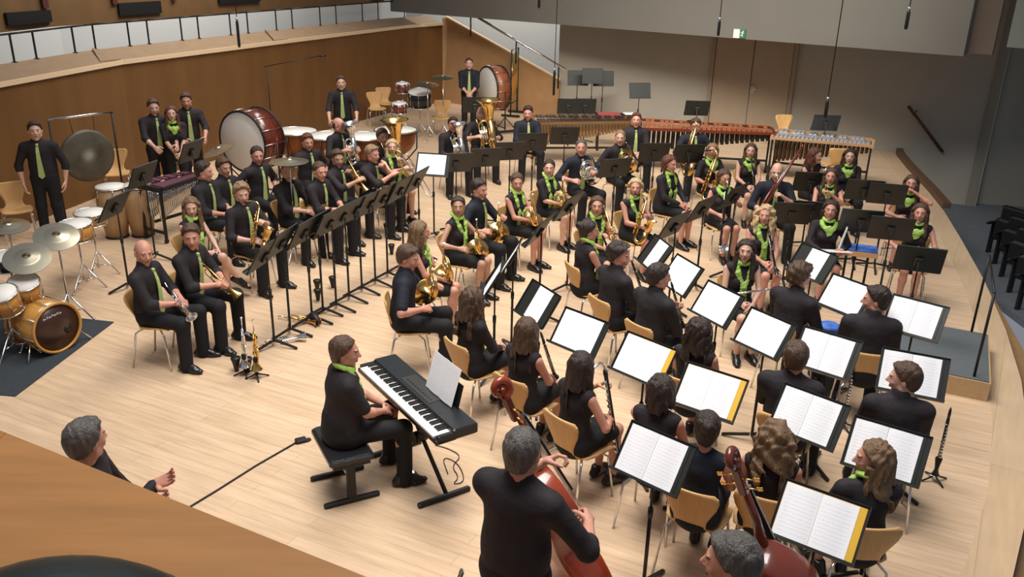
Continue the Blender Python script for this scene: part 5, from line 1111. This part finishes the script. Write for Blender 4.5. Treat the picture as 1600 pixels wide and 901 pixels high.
DK = [ # dark stands seen from behind or edge-on: px, py, facing yaw, height, phrase, tilt
 (178, 322, 172, 1.10, 'leftmost of the black diagonal before the standing trio', 30),
 (222, 274, 166, 1.20, 'large and black in front of the left man of the trio', 25),
 (298, 236, 164, 1.20, 'large and black in front of the right man of the trio', 25),
 (412, 398, 168, 1.08, 'left end of the edge-on row before the trumpets', 30),
 (438, 378, 168, 1.12, 'second from the left in the trumpet row', 30),
 (474, 362, 164, 1.12, 'before the fair man with clasped hands', 28),
 (514, 347, 160, 1.12, 'before the red-faced man', 28),
 (556, 326, 158, 1.12, 'before the man raising a trumpet', 28),
 (598, 308, 160, 1.12, 'before the man at the trumpet row end', 28),
 (650, 282, 162, 1.14, 'right end of the trumpet row with leaning desk', 28),
 (492, 352, 163, 1.12, 'in the trumpet row between the fair man and the red-faced man', 28),
 (535, 336, 159, 1.12, 'in the trumpet row middle, just left of the raised trumpet', 28),
 (578, 317, 158, 1.12, 'in the trumpet row right of the raised trumpet', 28),
 (624, 296, 161, 1.13, 'in the trumpet row just left of its right end', 28),
 (842, 360, 158, 1.12, 'before the woman with glasses', 30),
 (888, 322, 150, 1.14, 'edge-on before the short-sleeved woman', 30),
 (1052, 352, 140, 1.12, 'before the long-haired blond woman', 28),
 (1096, 326, 140, 1.12, 'below the person in the wide black jacket', 28),
 (1146, 306, 140, 1.14, 'below the bald bassoonist, edge-on', 28),
 (712, 254, 105, 1.10, 'before the dark-haired man left of the tuba', 25),
 (742, 164, 95, 1.12, 'before the man by the back bass drum', 20),
 (758, 246, 108, 1.10, 'just before the bald tuba player', 25),
 (796, 236, 105, 1.10, 'right of the bald tuba player', 25),
 (832, 222, 100, 1.10, 'before the man in navy by the marimba', 22),
 (882, 212, 95, 1.10, 'before the left marimba behind the laughing man', 22),
 (960, 262, 110, 1.12, 'before the fair man in the back row', 28),
 (1022, 238, 98, 1.10, 'right of the fair man in the back row', 22),
 (1076, 240, 98, 1.10, 'before the man before the marimba middle', 22),
 (1267, 284, 82, 1.02, 'before the auburn-haired woman', 25),
 (1350, 297, 78, 1.10, 'right of the dark wavy-haired woman', 25),
 (1386, 303, 74, 1.10, 'left of the woman with hand at chin', 25),
 (1345, 345, 78, 1.10, 'right of the dark-haired woman with white sheets', 25),
 (1268, 331, 80, 1.0, 'left of the dark-haired woman with white sheets', 25),
 (1237, 333, 84, 1.0, 'between the curly blond woman and the bassoonist', 25),
 (1392, 357, 75, 1.10, 'below the woman with hand at chin', 25),
 (1436, 405, 72, 1.10, 'before the flute player at the stage edge', 25),
 (903, 122, -84, 1.28, 'leftmost of the tall back-right ones at the wall', 12),
 (926, 119, -84, 1.38, 'highest one at the back wall', 12),
 (943, 123, -84, 1.28, 'second from left at the back wall, dark blue', 12),
 (1000, 142, -80, 1.15, 'right of the empty chair at the back wall', 18),
 (888, 166, 92, .85, 'low one behind the left marimba', 12),
 (914, 166, 92, .85, 'low one behind the left marimba, right neighbour', 12),
 (1089, 169, 88, 1.15, 'behind the brown marimba bars', 25),
 (1290, 192, 86, 1.15, 'behind the silver vibraphone bars', 25),
]
for (px, py, ny, h, ph, tl) in DK: music_stand(at(px, py, h), ny, 'black music stand ' + ph, h, tl)
# ================================================================ empty chairs
for (px, py, yaw, ph) in [(25, 325, -55, 'empty plywood chair against the wall at far left'), (182, 268, -70, 'empty plywood chair behind the conga drums'), (588, 168, -70, 'empty plywood chair behind the timpani, front one'), (602, 160, -70, 'empty plywood chair behind the timpani, rear one'), (690, 182, -90, 'empty plywood chair left of the man by the back bass drum'), (970, 152, -85, 'empty plywood chair at the back between black stands'), (1228, 206, -85, 'empty plywood chair behind the vibraphone'), (1302, 255, 90, 'orange-tinted plywood chair under the vibraphone')]:
    p = at(px, py, .47); chair_at(p[0], p[1], yaw, ph, 'empty chairs')
# ================================================================ percussion
cx, cy, _ = at(394, 218, .98); bass_drum((cx, cy), -118, 'large bass drum with white head and dark red shell behind the brass players', r=.52, d=.46, h=.98)
cx, cy, _ = at(772, 138, 1.0); bass_drum((cx, cy), -150, 'back bass drum standing upright beside the stair parapet', r=.52, d=.36, shell=M_rose, h=1.0)
for px, py, ph in [(461, 204, 'leftmost kettledrum with pale head'), (512, 211, 'second kettledrum, before the timpanist'), (568, 212, 'third kettledrum right of the timpanist'), (618, 202, 'rightmost kettledrum by the stand row')]:
    p = at(px, py, .85); timpano(p[0], p[1], ph, .40)
p = at(137, 243, 1.05); gt = empty('tam_tam', (p[0], p[1], 0), math.radians(48), 'dark bronze tam-tam gong hanging in its frame by the left wall', 'gong')
part('gong', M_tam, gt, lambda b: b.lathe([(.40, -.03), (.405, .02), (.36, .035), (.15, .045), (0, .06), (0, .045), (.15, .03), (.36, .02), (.39, -.03)], (0, 0, 1.05), (0, -1, .0), 36, cap=False))
part('frame', M_black, gt, lambda b: (b.tube([(-.47, .02, .03), (-.47, .02, 1.66)], .016, 8), b.tube([(.47, .02, .03), (.47, .02, 1.66)], .016, 8), b.box((-.47, .02, .03), (.05, .5, .05)), b.box((.47, .02, .03), (.05, .5, .05)), b.bar((-.47, .02, .10), (.47, .02, .10), .014, 8)))
part('top_bar', M_chrome, gt, lambda b: b.tube([(-.49, .02, 1.66), (.49, .02, 1.66)], .02, 10))
for sx in (-1, 1): part('cord', M_black, gt, lambda b: b.bar((sx*.16, .0, 1.41), (sx*.18, .02, 1.65), .005, 6))
p = at(172, 290, .79); conga(p[0], p[1], 'left conga drum of tan wood', .21); p = at(213, 288, .79); conga(p[0], p[1], 'right conga drum of tan wood, behind the black desk', .21)
p = at(141, 334, .85); small_drum(p[0], p[1], 'gold-shelled drum on chrome stand, rear one by the congas', h=.80, r=.19, d=.15, tilt=(.06, 0), group='gold-shelled drums')
p = at(118, 352, .85); small_drum(p[0], p[1], 'gold-shelled drum on chrome stand, front one by the congas', h=.78, r=.20, d=.20, tilt=(.06, 0), group='gold-shelled drums')
# drum kit on its mat
mt = [at(112, 496, .004), at(178, 503, .004), at(24, 619, .004), at(-60, 612, .004), at(-130, 520, .004), at(-60, 470, .004), at(20, 480, .004)]
mb = MB(); mb.prism([(q[0], q[1]) for q in mt], .002, .010); tag(mb.build('rubber_mat', M_mat), 'dark blue-grey mat under the drum kit', 'mat')
p = at(96, 512, .28); kb = empty('kick_drum', (p[0]-.22, p[1]+.08, 0), math.radians(-28), 'gold kick drum with brown front head on the mat', 'bass drum')
part('shell', M_drumgold, kb, lambda b: b.lathe([(.265, -.24), (.265, .20)], (0, 0, .29), (1, 0, 0), 36))
part('hoop', M_drumgold, kb, lambda b: b.torus((.215, 0, .29), .272, .017, (1, 0, 0), 36, 8)); part('rear_hoop', M_drumgold, kb, lambda b: b.torus((-.25, 0, .29), .272, .017, (1, 0, 0), 36, 8))
part('front_head', mat('kick_head_brown', (.055, .025, .018), .3), kb, lambda b: b.lathe([(.26, .0), (.26, .008), (0, .009)], (.205, 0, .29), (1, 0, 0), 36, cap=False))
part('port_hole', M_black, kb, lambda b: b.lathe([(.045, .0), (.045, .003), (0, .003)], (.214, .12, .23), (1, 0, 0), 18, cap=False))
def logo(b):
    for k, (y, z, w_) in enumerate([(-.14, .43, .03), (-.10, .44, .02), (-.07, .435, .02), (-.04, .445, .02), (-.01, .44, .022), (.02, .447, .018), (.05, .444, .022)]):
        b.tube([(.2155, y, z-.016), (.2155, y+w_*.3, z+.012), (.2155, y+w_*.6, z-.010), (.2155, y+w_, z+.004)], .0035, 5)
part('script_mark', M_keys, kb, logo)
for sy in (-1, 1): part('spur', M_chrome, kb, lambda b: b.tube([(.10, sy*.25, .20), (.20, sy*.38, .01)], .010, 8))
for a in [2*PI*i/8+.2 for i in range(8)]: part('tension_rod', M_chrome, kb, lambda b: b.bar((-.24, math.cos(a)*.283, .29+math.sin(a)*.283), (.21, math.cos(a)*.283, .29+math.sin(a)*.283), .006, 6))
p = at(40, 452, .66); small_drum(p[0], p[1], 'gold rack tom of the drum kit, right one', h=.66, r=.15, d=.22, tilt=(.35, .15), group='drum kit toms', stand=True)
p = at(8, 470, .64); small_drum(p[0], p[1], 'gold rack tom of the drum kit, left one cut by the frame', h=.64, r=.15, d=.22, tilt=(.35, .0), group='drum kit toms', stand=True)
p = at(16, 418, .72); small_drum(p[0], p[1], 'black-shelled snare drum of the kit at the left edge', h=.80, r=.18, d=.14, shell=M_blackgloss, tilt=(.1, .0), name='snare_drum', group=None, cat='snare drum')
for px, py, h, tl, ph in [(88, 368, 1.06, (.35, .25), 'upper large silver-gold cymbal tilted over the kit'), (42, 402, .98, (.42, .22), 'lower large cymbal tilted over the kick drum'), (12, 352, 1.02, (.1, .1), 'cymbal at the left edge above the snare drum')]:
    p = at(px, py, h); cymbal(p[0], p[1], ph, h, .24, tl)
p = at(452, 251, 1.42); cymbal(p[0], p[1], 'bright suspended cymbal above the fair man with clasped hands', 1.42, .26, (.0, .0))
p = at(341, 233, 1.35); cymbal(p[0], p[1], 'tilted cymbal edge left of the large bass drum', 1.35, .24, (.2, -.35))
p = at(692, 120, 1.45); cymbal(p[0], p[1], 'thin cymbal beside the back wall corner', 1.45, .24, (.1, 0)); p = at(668, 131, 1.30); cymbal(p[0], p[1], 'dark cymbal above the back black drums', 1.30, .26, (.1, .1))
p = at(656, 164, .75); small_drum(p[0], p[1], 'deep black drum on its stand at the back', h=.90, r=.26, d=.32, shell=M_blackgloss, tilt=(.2, 0)); p = at(629, 145, 1.0); small_drum(p[0], p[1], 'dark red bongo on tall stand at the back', h=1.12, r=.15, d=.20, shell=M_redbrown, tilt=(.1, 0)); p = at(624, 168, .8); small_drum(p[0], p[1], 'chrome-rimmed tom below the dark red bongo', h=.80, r=.17, d=.2, shell=M_redbrown, tilt=(.1, 0))
# tubular bells at the back
p = at(803, 168, 0.2); tb = empty('tubular_bells', (p[0], p[1], 0), math.radians(75), 'tubular bells frame seen edge-on beside the stair parapet', 'tubular bells')
part('tube_set', M_brass, tb, lambda b: [b.cyl((-.26+.047*i, 0, .45+.02*i), (-.26+.047*i, 0, 1.62), .017, 10) for i in range(12)])
part('frame', M_black, tb, lambda b: (b.tube([(-.33, 0, .05), (-.33, 0, 1.72), (.33, 0, 1.72), (.33, 0, .05)], .02, 8), b.box((-.33, 0, .04), (.05, .5, .05)), b.box((.33, 0, .04), (.05, .5, .05)), b.bar((-.33, 0, .35), (.33, 0, .35), .014, 8)))
# xylophone before the trio and long mallet instruments at the back
a_, b_ = at(236, 289, .85), at(302, 272, .85); d_ = (b_-a_); mallet(a_, b_, 'small xylophone with purplish bars before the standing trio', mat('purple_bars', (.16, .06, .09), .3), 22, 'xylophone', .26, .14, .85, M_chrome, M_blackgloss)
mallet(at(838, 186, .90), at(990, 186, .90), 'long left marimba with dark bars and tan resonators', mat('dark_bars', (.035, .018, .014), .35), 30, 'marimba', .34, .20, .90, M_conga, M_darkwood)
mallet(at(1004, 193, .92), at(1204, 203, .92), 'right marimba with reddish rosewood bars', M_rose, 26, 'marimba', .44, .26, .92, M_black, M_redbrown)
mallet(at(1214, 208, .88), at(1360, 222, .88), 'vibraphone with silver bars at the back right', mat('aluminium_bars', (.62, .64, .70), .35, .6), 22, 'vibraphone', .40, .26, .88, mat('dark_resonators', (.10, .06, .03), .4, .6), M_stairwood)
def cloth_bits(b):
    for i in range(7): b.box((random.uniform(-.35, .35), random.uniform(-.12, .12), .012), (.10, .07, .025), random.uniform(0, 3), bev=.006)
p = at(962, 178, .80); tt = empty('trap_table', (p[0], p[1], 0), 0, 'small table with white and red percussion things behind the left marimba', 'table')
part('table_top', M_black, tt, lambda b: b.box((0, 0, .78), (.9, .4, .03))); part('cloth', mat('mixed_red_cloth', (.35, .06, .06), .8), tt, lambda b: b.box((-.15, 0, .80), (.5, .36, .02)))
for sx in (-1, 1): part('leg', M_black, tt, lambda b: b.box((sx*.38, 0, .38), (.04, .3, .76)))
p = at(985, 178, .82); wb = MB(); wb.box((0, 0, .015), (.30, .20, .03), .2, bev=.008); tag(wb.build('towel', M_keys), 'folded white towel on the trap table', 'towel').location = (p[0], p[1], .812)
# wooden tray table with blue cloth beside the podium
q0, q1 = at(1311, 385, .72), at(1372, 392, .72); tx = empty('tray_table', ((q0[0]+q1[0])/2, (q0[1]+q1[1])/2, 0), math.atan2(q1[1]-q0[1], q1[0]-q0[0]), 'small wooden tray table on black legs beside the flute player', 'table')
part('tray', mat('tray_wood', (.62, .36, .17), .45), tx, lambda b: (b.box((0, 0, .68), (.46, .34, .025)), b.box((0, -.165, .70), (.46, .015, .06)), b.box((0, .165, .70), (.46, .015, .06))))
for sx in (-1, 1): part('leg', M_black, tx, lambda b: (b.box((sx*.13, 0, .34), (.03, .03, .66)), b.box((sx*.13, 0, .02), (.04, .34, .03))))
cb = MB(); cb.box((0, 0, .02), (.44, .26, .03), bev=.01); co = tag(cb.build('blue_cloth', M_blue), 'blue cloth lying on the wooden tray table', 'cloth'); co.location = (tx.location[0]+.02, tx.location[1]+.03, .700); co.rotation_euler = (0, 0, tx.rotation_euler[2])
p = at(1306, 377, .86); bk = MB(); bk.box((0, 0, .0), (.10, .02, .30), bev=.004); bo = tag(bk.build('white_folder', M_keys), 'white folder standing upright at the tray table end', 'folder'); bo.location = (tx.location[0]-.24, tx.location[1]-.05, .87); bo.rotation_euler = (.2, 0, 1.2)
r_, yw, B_ = PEOPLE['the dark-haired woman with white sheets']
ps = MB(); ps.box((0, 0, 0), (.42, .28, .006)); po = tag(ps.build('sheet_music', M_keys), 'white sheets held on the lap of the dark-haired woman', 'sheet music'); hold(po, r_, (0, .40, .76), (12, 0, 0))
p = at(1297, 503, .62); bb = empty('blue_bowl', (p[0], p[1], .50), 0, 'round dark blue padded bag with pale rim near the bearded man', 'bag')
part('pad', M_blue, bb, lambda b: b.lathe([(.05, -.04), (.11, -.02), (.125, .03), (.09, .05), (0, .055)], (0, 0, .05), (0, 0, 1), 24)); part('rim', M_keys, bb, lambda b: b.torus((0, 0, .03), .125, .008))
p = at(1285, 500, .5); st = empty('side_table', (bb.location[0], bb.location[1], 0), .3, 'small black side table under the round blue bag', 'table')
part('top', M_black, st, lambda b: b.box((0, 0, .49), (.36, .30, .02))); part('pole', M_black, st, lambda b: b.cyl((0, 0, 0.03), (0, 0, .48), .014)); part('foot', M_black, st, lambda b: b.lathe([(.14, .0), (.14, .02), (.02, .04)], (0, 0, 0)))
# ================================================================ conductor podium
c1, c2 = at(1546, 523, .21), at(1549, 597, .21); pe = (c1-c2); pa = math.atan2(pe[1], pe[0]); pl = V(-pe[1], pe[0], 0).normalized(); pc = (c1+c2)/2+pl*.5
pdm = empty('podium', (pc[0], pc[1], 0), pa, 'low wooden conductor podium with grey carpet top', 'podium')
part('box', mat('podium_wood', (.50, .33, .17), .5, noise=.06), pdm, lambda b: b.box((0, 0, .10), (1.36, 1.0, .20)))
part('carpet', mat('podium_carpet', (.10, .115, .12), .9, noise=.08, nscale=40), pdm, lambda b: b.box((0, 0, .205), (1.32, .96, .012)))
def rl(b): b.bar((0, 0, .2), (0, 0, 1.0), .014, 8)
pv = Matrix.Rotation(-pa, 3, 'Z')
RT = []
for px, py in ((1518, 518), (1522, 588)):
    q = at(px, py, .21); l = pv@(q-pdm.location); RT.append(l); part('rail_post', M_black, pdm, lambda b: b.bar((l[0], l[1], .2), (l[0], l[1], 1.13), .014, 8))
part('top_rail', M_black, pdm, lambda b: b.bar((RT[0][0], RT[0][1], 1.13), (RT[1][0], RT[1][1], 1.13), .012, 8))
# ================================================================ stage piano, X stand, bench, pedal
K = [at(566, 568, .78), at(608, 548, .78), at(746, 668, .78), at(700, 692, .78)]
kd = (K[3]-K[0]).normalized(); ka = math.atan2(kd[1], kd[0]); kc = sum(K, V(0, 0, 0))/4; L = 1.42; Wd = .36
kp = empty('stage_piano', (kc[0], kc[1], 0), ka, 'black digital stage piano with 88 keys before the pianist', 'keyboard')
part('case', M_blackgloss, kp, lambda b: (b.box((0, .06, .76), (L, .22, .09), bev=.012), b.box((0, -.12, .735), (L, .16, .04), bev=.006), b.box((-L/2+.02, -.10, .75), (.04, .16, .07), bev=.006), b.box((L/2-.02, -.10, .75), (.04, .16, .07), bev=.006)))
part('white_keys', M_keys, kp, lambda b: [b.box((-L/2+.05+(L-.10)*(i+.5)/52, -.125, .765), ((L-.10)/52*.93, .145, .018)) for i in range(52)])
part('black_keys', M_black, kp, lambda b: [b.box((-L/2+.05+(L-.10)*(i+1)/52, -.09, .782), (.011, .085, .018)) for i in range(51) if i % 7 not in (1, 4)])
part('control_panel', M_desk, kp, lambda b: (b.box((0, .06, .806), (.5, .14, .004)), [b.box((-.2+i*.045, .03, .81), (.02, .012, .006)) for i in range(10)], b.box((.42, -.0, .806), (.03, .006, .003))))
rst = part('music_rest', M_black, kp, lambda b: b.box((.20, .165, .90), (.50, .006, .20), R=Matrix.Rotation(-.25, 3, 'X')))
def spn(M, label, kind): return sheet(M, label, kind)
Mk = Matrix.Translation(kp.location) @ Matrix.Rotation(ka, 4, 'Z') @ Matrix.Translation((.20, .155, .965)) @ Matrix.Rotation(-.30, 4, 'X')
sheet(Mk, 'large white music sheet leaning on the stage piano', 'open', group='white sheet music on the stands')
xs = empty('keyboard_stand', (kc[0], kc[1], 0), ka, 'black X-shaped stand under the stage piano', 'keyboard stand')
for y0 in (-.02,):
    part('cross_tube', M_black, xs, lambda b: b.tube([(-.42, 0, .03), (.42, 0, .70)], .02, 4)); part('cross_tube', M_black, xs, lambda b: b.tube([(.42, 0.045, .03), (-.42, 0.045, .70)], .02, 4))
for sx in (-1, 1):
    part('floor_bar', M_black, xs, lambda b: b.box((sx*.43, .02, .02), (.045, .48, .04), bev=.008)); part('support_arm', M_black, xs, lambda b: b.box((sx*.42, .0, .70), (.04, .36, .025), bev=.005))
part('lock_disc', M_black, xs, lambda b: b.cyl((0, -.03, .365), (0, .08, .365), .05, 16))
rp, yp, _ = PEOPLE['the pianist']
bn = empty('piano_bench', (rp.location[0], rp.location[1]-.02, 0), math.radians(yp-90), 'black padded piano bench on two bar feet', 'bench')
part('cushion', M_cushion, bn, lambda b: b.box((0, -.03, .425), (.60, .36, .075), bev=.022)); part('seat_frame', M_black, bn, lambda b: b.box((0, -.03, .375), (.54, .30, .03)))
for sx in (-1, 1):
    part('floor_bar', M_black, bn, lambda b: b.box((sx*.21, -.03, .02), (.045, .46, .04), bev=.01)); part('leg', M_black, bn, lambda b: b.box((sx*.21, -.03, .20), (.035, .07, .34)))
part('adjusting_bolt', M_chrome, bn, lambda b: b.bar((-.21, -.03, .20), (.21, -.03, .20), .012, 8))
p = at(648, 745, .03); pd = empty('sustain_pedal', (p[0], p[1], 0), .6, 'black sustain pedal by the pianist feet', 'pedal')
part('base', M_black, pd, lambda b: b.box((0, 0, .02), (.10, .18, .035), bev=.01)); part('treadle', M_chrome, pd, lambda b: b.box((0, .09, .04), (.05, .10, .01), R=Matrix.Rotation(.2, 3, 'X')))
# ================================================================ cables, microphones, small floor things
def cable(label, pts, r=.006, z=.008, m=None, name='cable'):
    P = [at(x, y, z) for x, y in pts]; b = MB(); 
    Q = []
    for _ in range(2 if len(P) > 8 else 0): P = [P[0]]+[q for a_, c_ in zip(P[:-1], P[1:]) for q in (a_.lerp(c_, .25), a_.lerp(c_, .75))]+[P[-1]]
    for i in range(len(P)-1):
        for t in (0, .33, .66): Q.append(P[i].lerp(P[i+1], t))
    Q.append(P[-1]); b.tube(Q, r, 6); return tag(b.build(name, m or M_black), label, 'cable')
cable('straight black cable lying on the bare floor at lower left', [(284, 799), (340, 765), (400, 727), (440, 704), (468, 688)], .008)
cable('thin grey looping cable under the stage piano', [(680, 695), (700, 700), (722, 712), (705, 728), (718, 745), (706, 757), (728, 752), (716, 722), (690, 712), (700, 740)], .004)
p = at(470, 687, .02); fb = MB(); fb.box((0, 0, .018), (.10, .07, .035), .5, bev=.008); fb.box((.06, .02, .012), (.05, .04, .02), .9, bev=.005); o = tag(fb.build('floor_socket_plug', M_black), 'small black plug box at the end of the floor cable', 'plug'); o.location = (p[0], p[1], 0)
def mic(px, py, y, label, top=7.5, body=.16):
    """hangs straight down; px,py is the lower tip, y the distance into the hall"""
    # solve the height of the point at depth y on the pixel ray
    d = _F*FPX + _R*(px-800) - _U*(py-450.5); t = y/d[1]; x, z = d[0]*t, CAM_H+d[2]*t
    r = empty('hanging_microphone', (x, y, z), 0, label, 'microphone', None)
    part('capsule', M_black, r, lambda b: b.lathe([(.012, 0), (.018, .02), (.018, body), (.008, body+.03)], (0, 0, 0), (0, 0, 1), 12)); part('wire', M_black, r, lambda b: b.cyl((0, 0, body+.02), (0, 0, top-z), .0055, 6))
    part('clip', M_silver, r, lambda b: b.ball((0, 0, body+.04), .016, 8)); return r
mic(1289, 184, 9.0, 'microphone hanging on the longest wire before the right wall'); mic(1415, 46, 9.0, 'short hanging microphone at the upper right'); mic(1122, 56, 11.0, 'hanging microphone left of the exit sign'); mic(865, 149, 13.0, 'hanging microphone in front of the handrail end', body=.34); mic(842, 13, 12.0, 'shortest hanging microphone at the top edge'); mic(374, 74, 11.0, 'microphone hanging before the left ledge', body=.3); 
# boom microphone stand behind the bass drum
p = at(425, 205, .6); bs = empty('boom_microphone_stand', (p[0], p[1], 0), 0, 'tall boom microphone stand against the left wood wall', 'microphone stand')
e = at(518, 99, 2.2)
part('pole', M_black, bs, lambda b: tripod(b, 1.9, .3)); part('boom', M_black, bs, lambda b: b.tube([(-.05, 0, 1.88), (1.0, .25, 2.08)], .009, 8)); part('microphone', M_black, bs, lambda b: b.cyl((1.0, .25, 2.08), (1.12, .28, 2.08), .018, 10))
# mutes, instruments and bottles on the floor
def mute(px, py, label, tilt=0, s=1.0, m=None):
    p = at(px, py, .02); b = MB(); b.lathe([(.022*s, 0), (.045*s, .12*s), (.058*s, .17*s), (.055*s, .18*s), (0, .182*s)], (0, 0, 0), (0, 0, 1), 18); o = tag(b.build('mute', m or M_black), label, 'mute', 'mutes on the floor'); o.location = (p[0], p[1], .0 if tilt == 0 else .058*s); o.rotation_euler = (tilt, 0, .7); return o
mute(370, 577, 'black straight mute standing beside the stand-mounted trumpets', 0, .9); mute(388, 578, 'second black mute beside the stand-mounted trumpets', 0, .9)
for px, py, l in [(520, 447, 'dark mute on the floor under the trumpet row, nearest'), (496, 452, 'dark mute left of the nearest floor mute'), (612, 395, 'black mute standing alone by the horn section'), (604, 362, 'dark mute below the right end of the trumpet row'), (497, 467, 'small dark mute before the trumpet stands')]: mute(px, py, l, 0, .85)
def floor_trumpet(px, py, rz, label, m, rx=90):
    o = trumpet(label, m, None); p = at(px, py, .03); o.location = (p[0], p[1], .045); o.rotation_euler = (0, math.radians(rx), math.radians(rz)); return o
floor_trumpet(440, 534, -62, 'silver trumpet lying on the floor by the pole', M_silver); floor_trumpet(468, 500, -110, 'brass trumpet lying on the floor with its mute', M_brass)
p = at(500, 505, .03); mute(500, 508, 'black and silver mute in the bell of the lying trumpet', math.radians(-80), 1.0, M_black)
def peg(px, py, label, m):
    p = at(px, py, 0); t = empty('trumpet_stand', (p[0], p[1], 0), .4, label, 'instrument stand', 'small instrument stands')
    sp('peg', 'pg/peg', M_black, t, lambda b: b.lathe([(.018, .04), (.016, .12), (.03, .22), (.01, .25)], (0, 0, 0), (0, 0, 1), 12))
    for i in range(4): a = i*PI/2; sp('foot', 'pg/foot%d' % i, M_black, t, lambda b, a=a: b.tube([(0, 0, .05), (math.cos(a)*.12, math.sin(a)*.12, .008)], .008, 6))
    o = trumpet('upright ' + ('silver' if m is M_silver else 'brass') + ' trumpet on the ' + label.split('stand ')[-1], m); o.location = (p[0], p[1], .36); o.rotation_euler = (math.radians(-90), 0, .6); return t
peg(384, 585, 'small black stand left pair by the stand pole', M_silver); peg(402, 590, 'small black stand right pair by the stand pole', M_brass)
# dark auditorium seats at the right edge
for i, (px, py) in enumerate([(1586, 330), (1598, 346), (1611, 364), (1626, 386), (1642, 410)]):
    p = at(px, py, -.15); s_ = empty('auditorium_seat', (p[0], p[1], -1.02), math.radians(25), 'dark folded auditorium seat, number %s from the back at right edge' % ['first', 'second', 'third', 'fourth', 'fifth'][i], 'auditorium seat', 'dark auditorium seats')
    sp('backrest', 'as/backrest', M_cushion, s_, lambda b: b.box((.0, 0, .62), (.10, .50, .62), bev=.04)); sp('seat', 'as/seat', M_cushion, s_, lambda b: b.box((-.13, 0, .50), (.12, .46, .42), bev=.04))
    for sy in (-1, 1): sp('armrest', 'as/armrest%d' % sy, M_black, s_, lambda b: (b.box((-.14, sy*.27, .60), (.34, .05, .05), bev=.01), b.box((-.10, sy*.27, .30), (.10, .04, .60))))
# dark curved seat back resting at the near parapet
p = at(118, 985, 2.95); cb = empty('padded_seat_back', (p[0], p[1], 2.93), math.radians(-12), 'dark rounded padded seat back at the lower left corner', 'seat')
part('pad', mat('dark_green_leather', (.012, .020, .020), .35), cb, lambda b: b.ball((0, 0, 0.0), .30, 28, (1.0, .62, .42)))
part('piping', M_black, cb, lambda b: b.torus((.02, -.04, .055), .235, .008, (0, .25, 1), 40, 8, (1, .62)))


for px, py, l in [(1459, 750, 'upright clarinet on a peg stand right of the left-profile man'), (1316, 668, 'upright clarinet on a peg stand behind the white sheets mid-right')]:
    p = at(px, py, 0); t = empty('clarinet_stand', (p[0], p[1], 0), .2, 'small peg stand under the ' + l.split(' on a ')[0] + ' ' + l.split('peg stand ')[1], 'instrument stand', 'small instrument stands')
    sp('peg', 'pg/peg', M_black, t, lambda b: None)
    for i in range(4): a = i*PI/2; sp('foot', 'pg/foot%d' % i, M_black, t, lambda b: None)
    c_ = clarinet(l, 'clarinets'); c_.location = (p[0], p[1], .385)
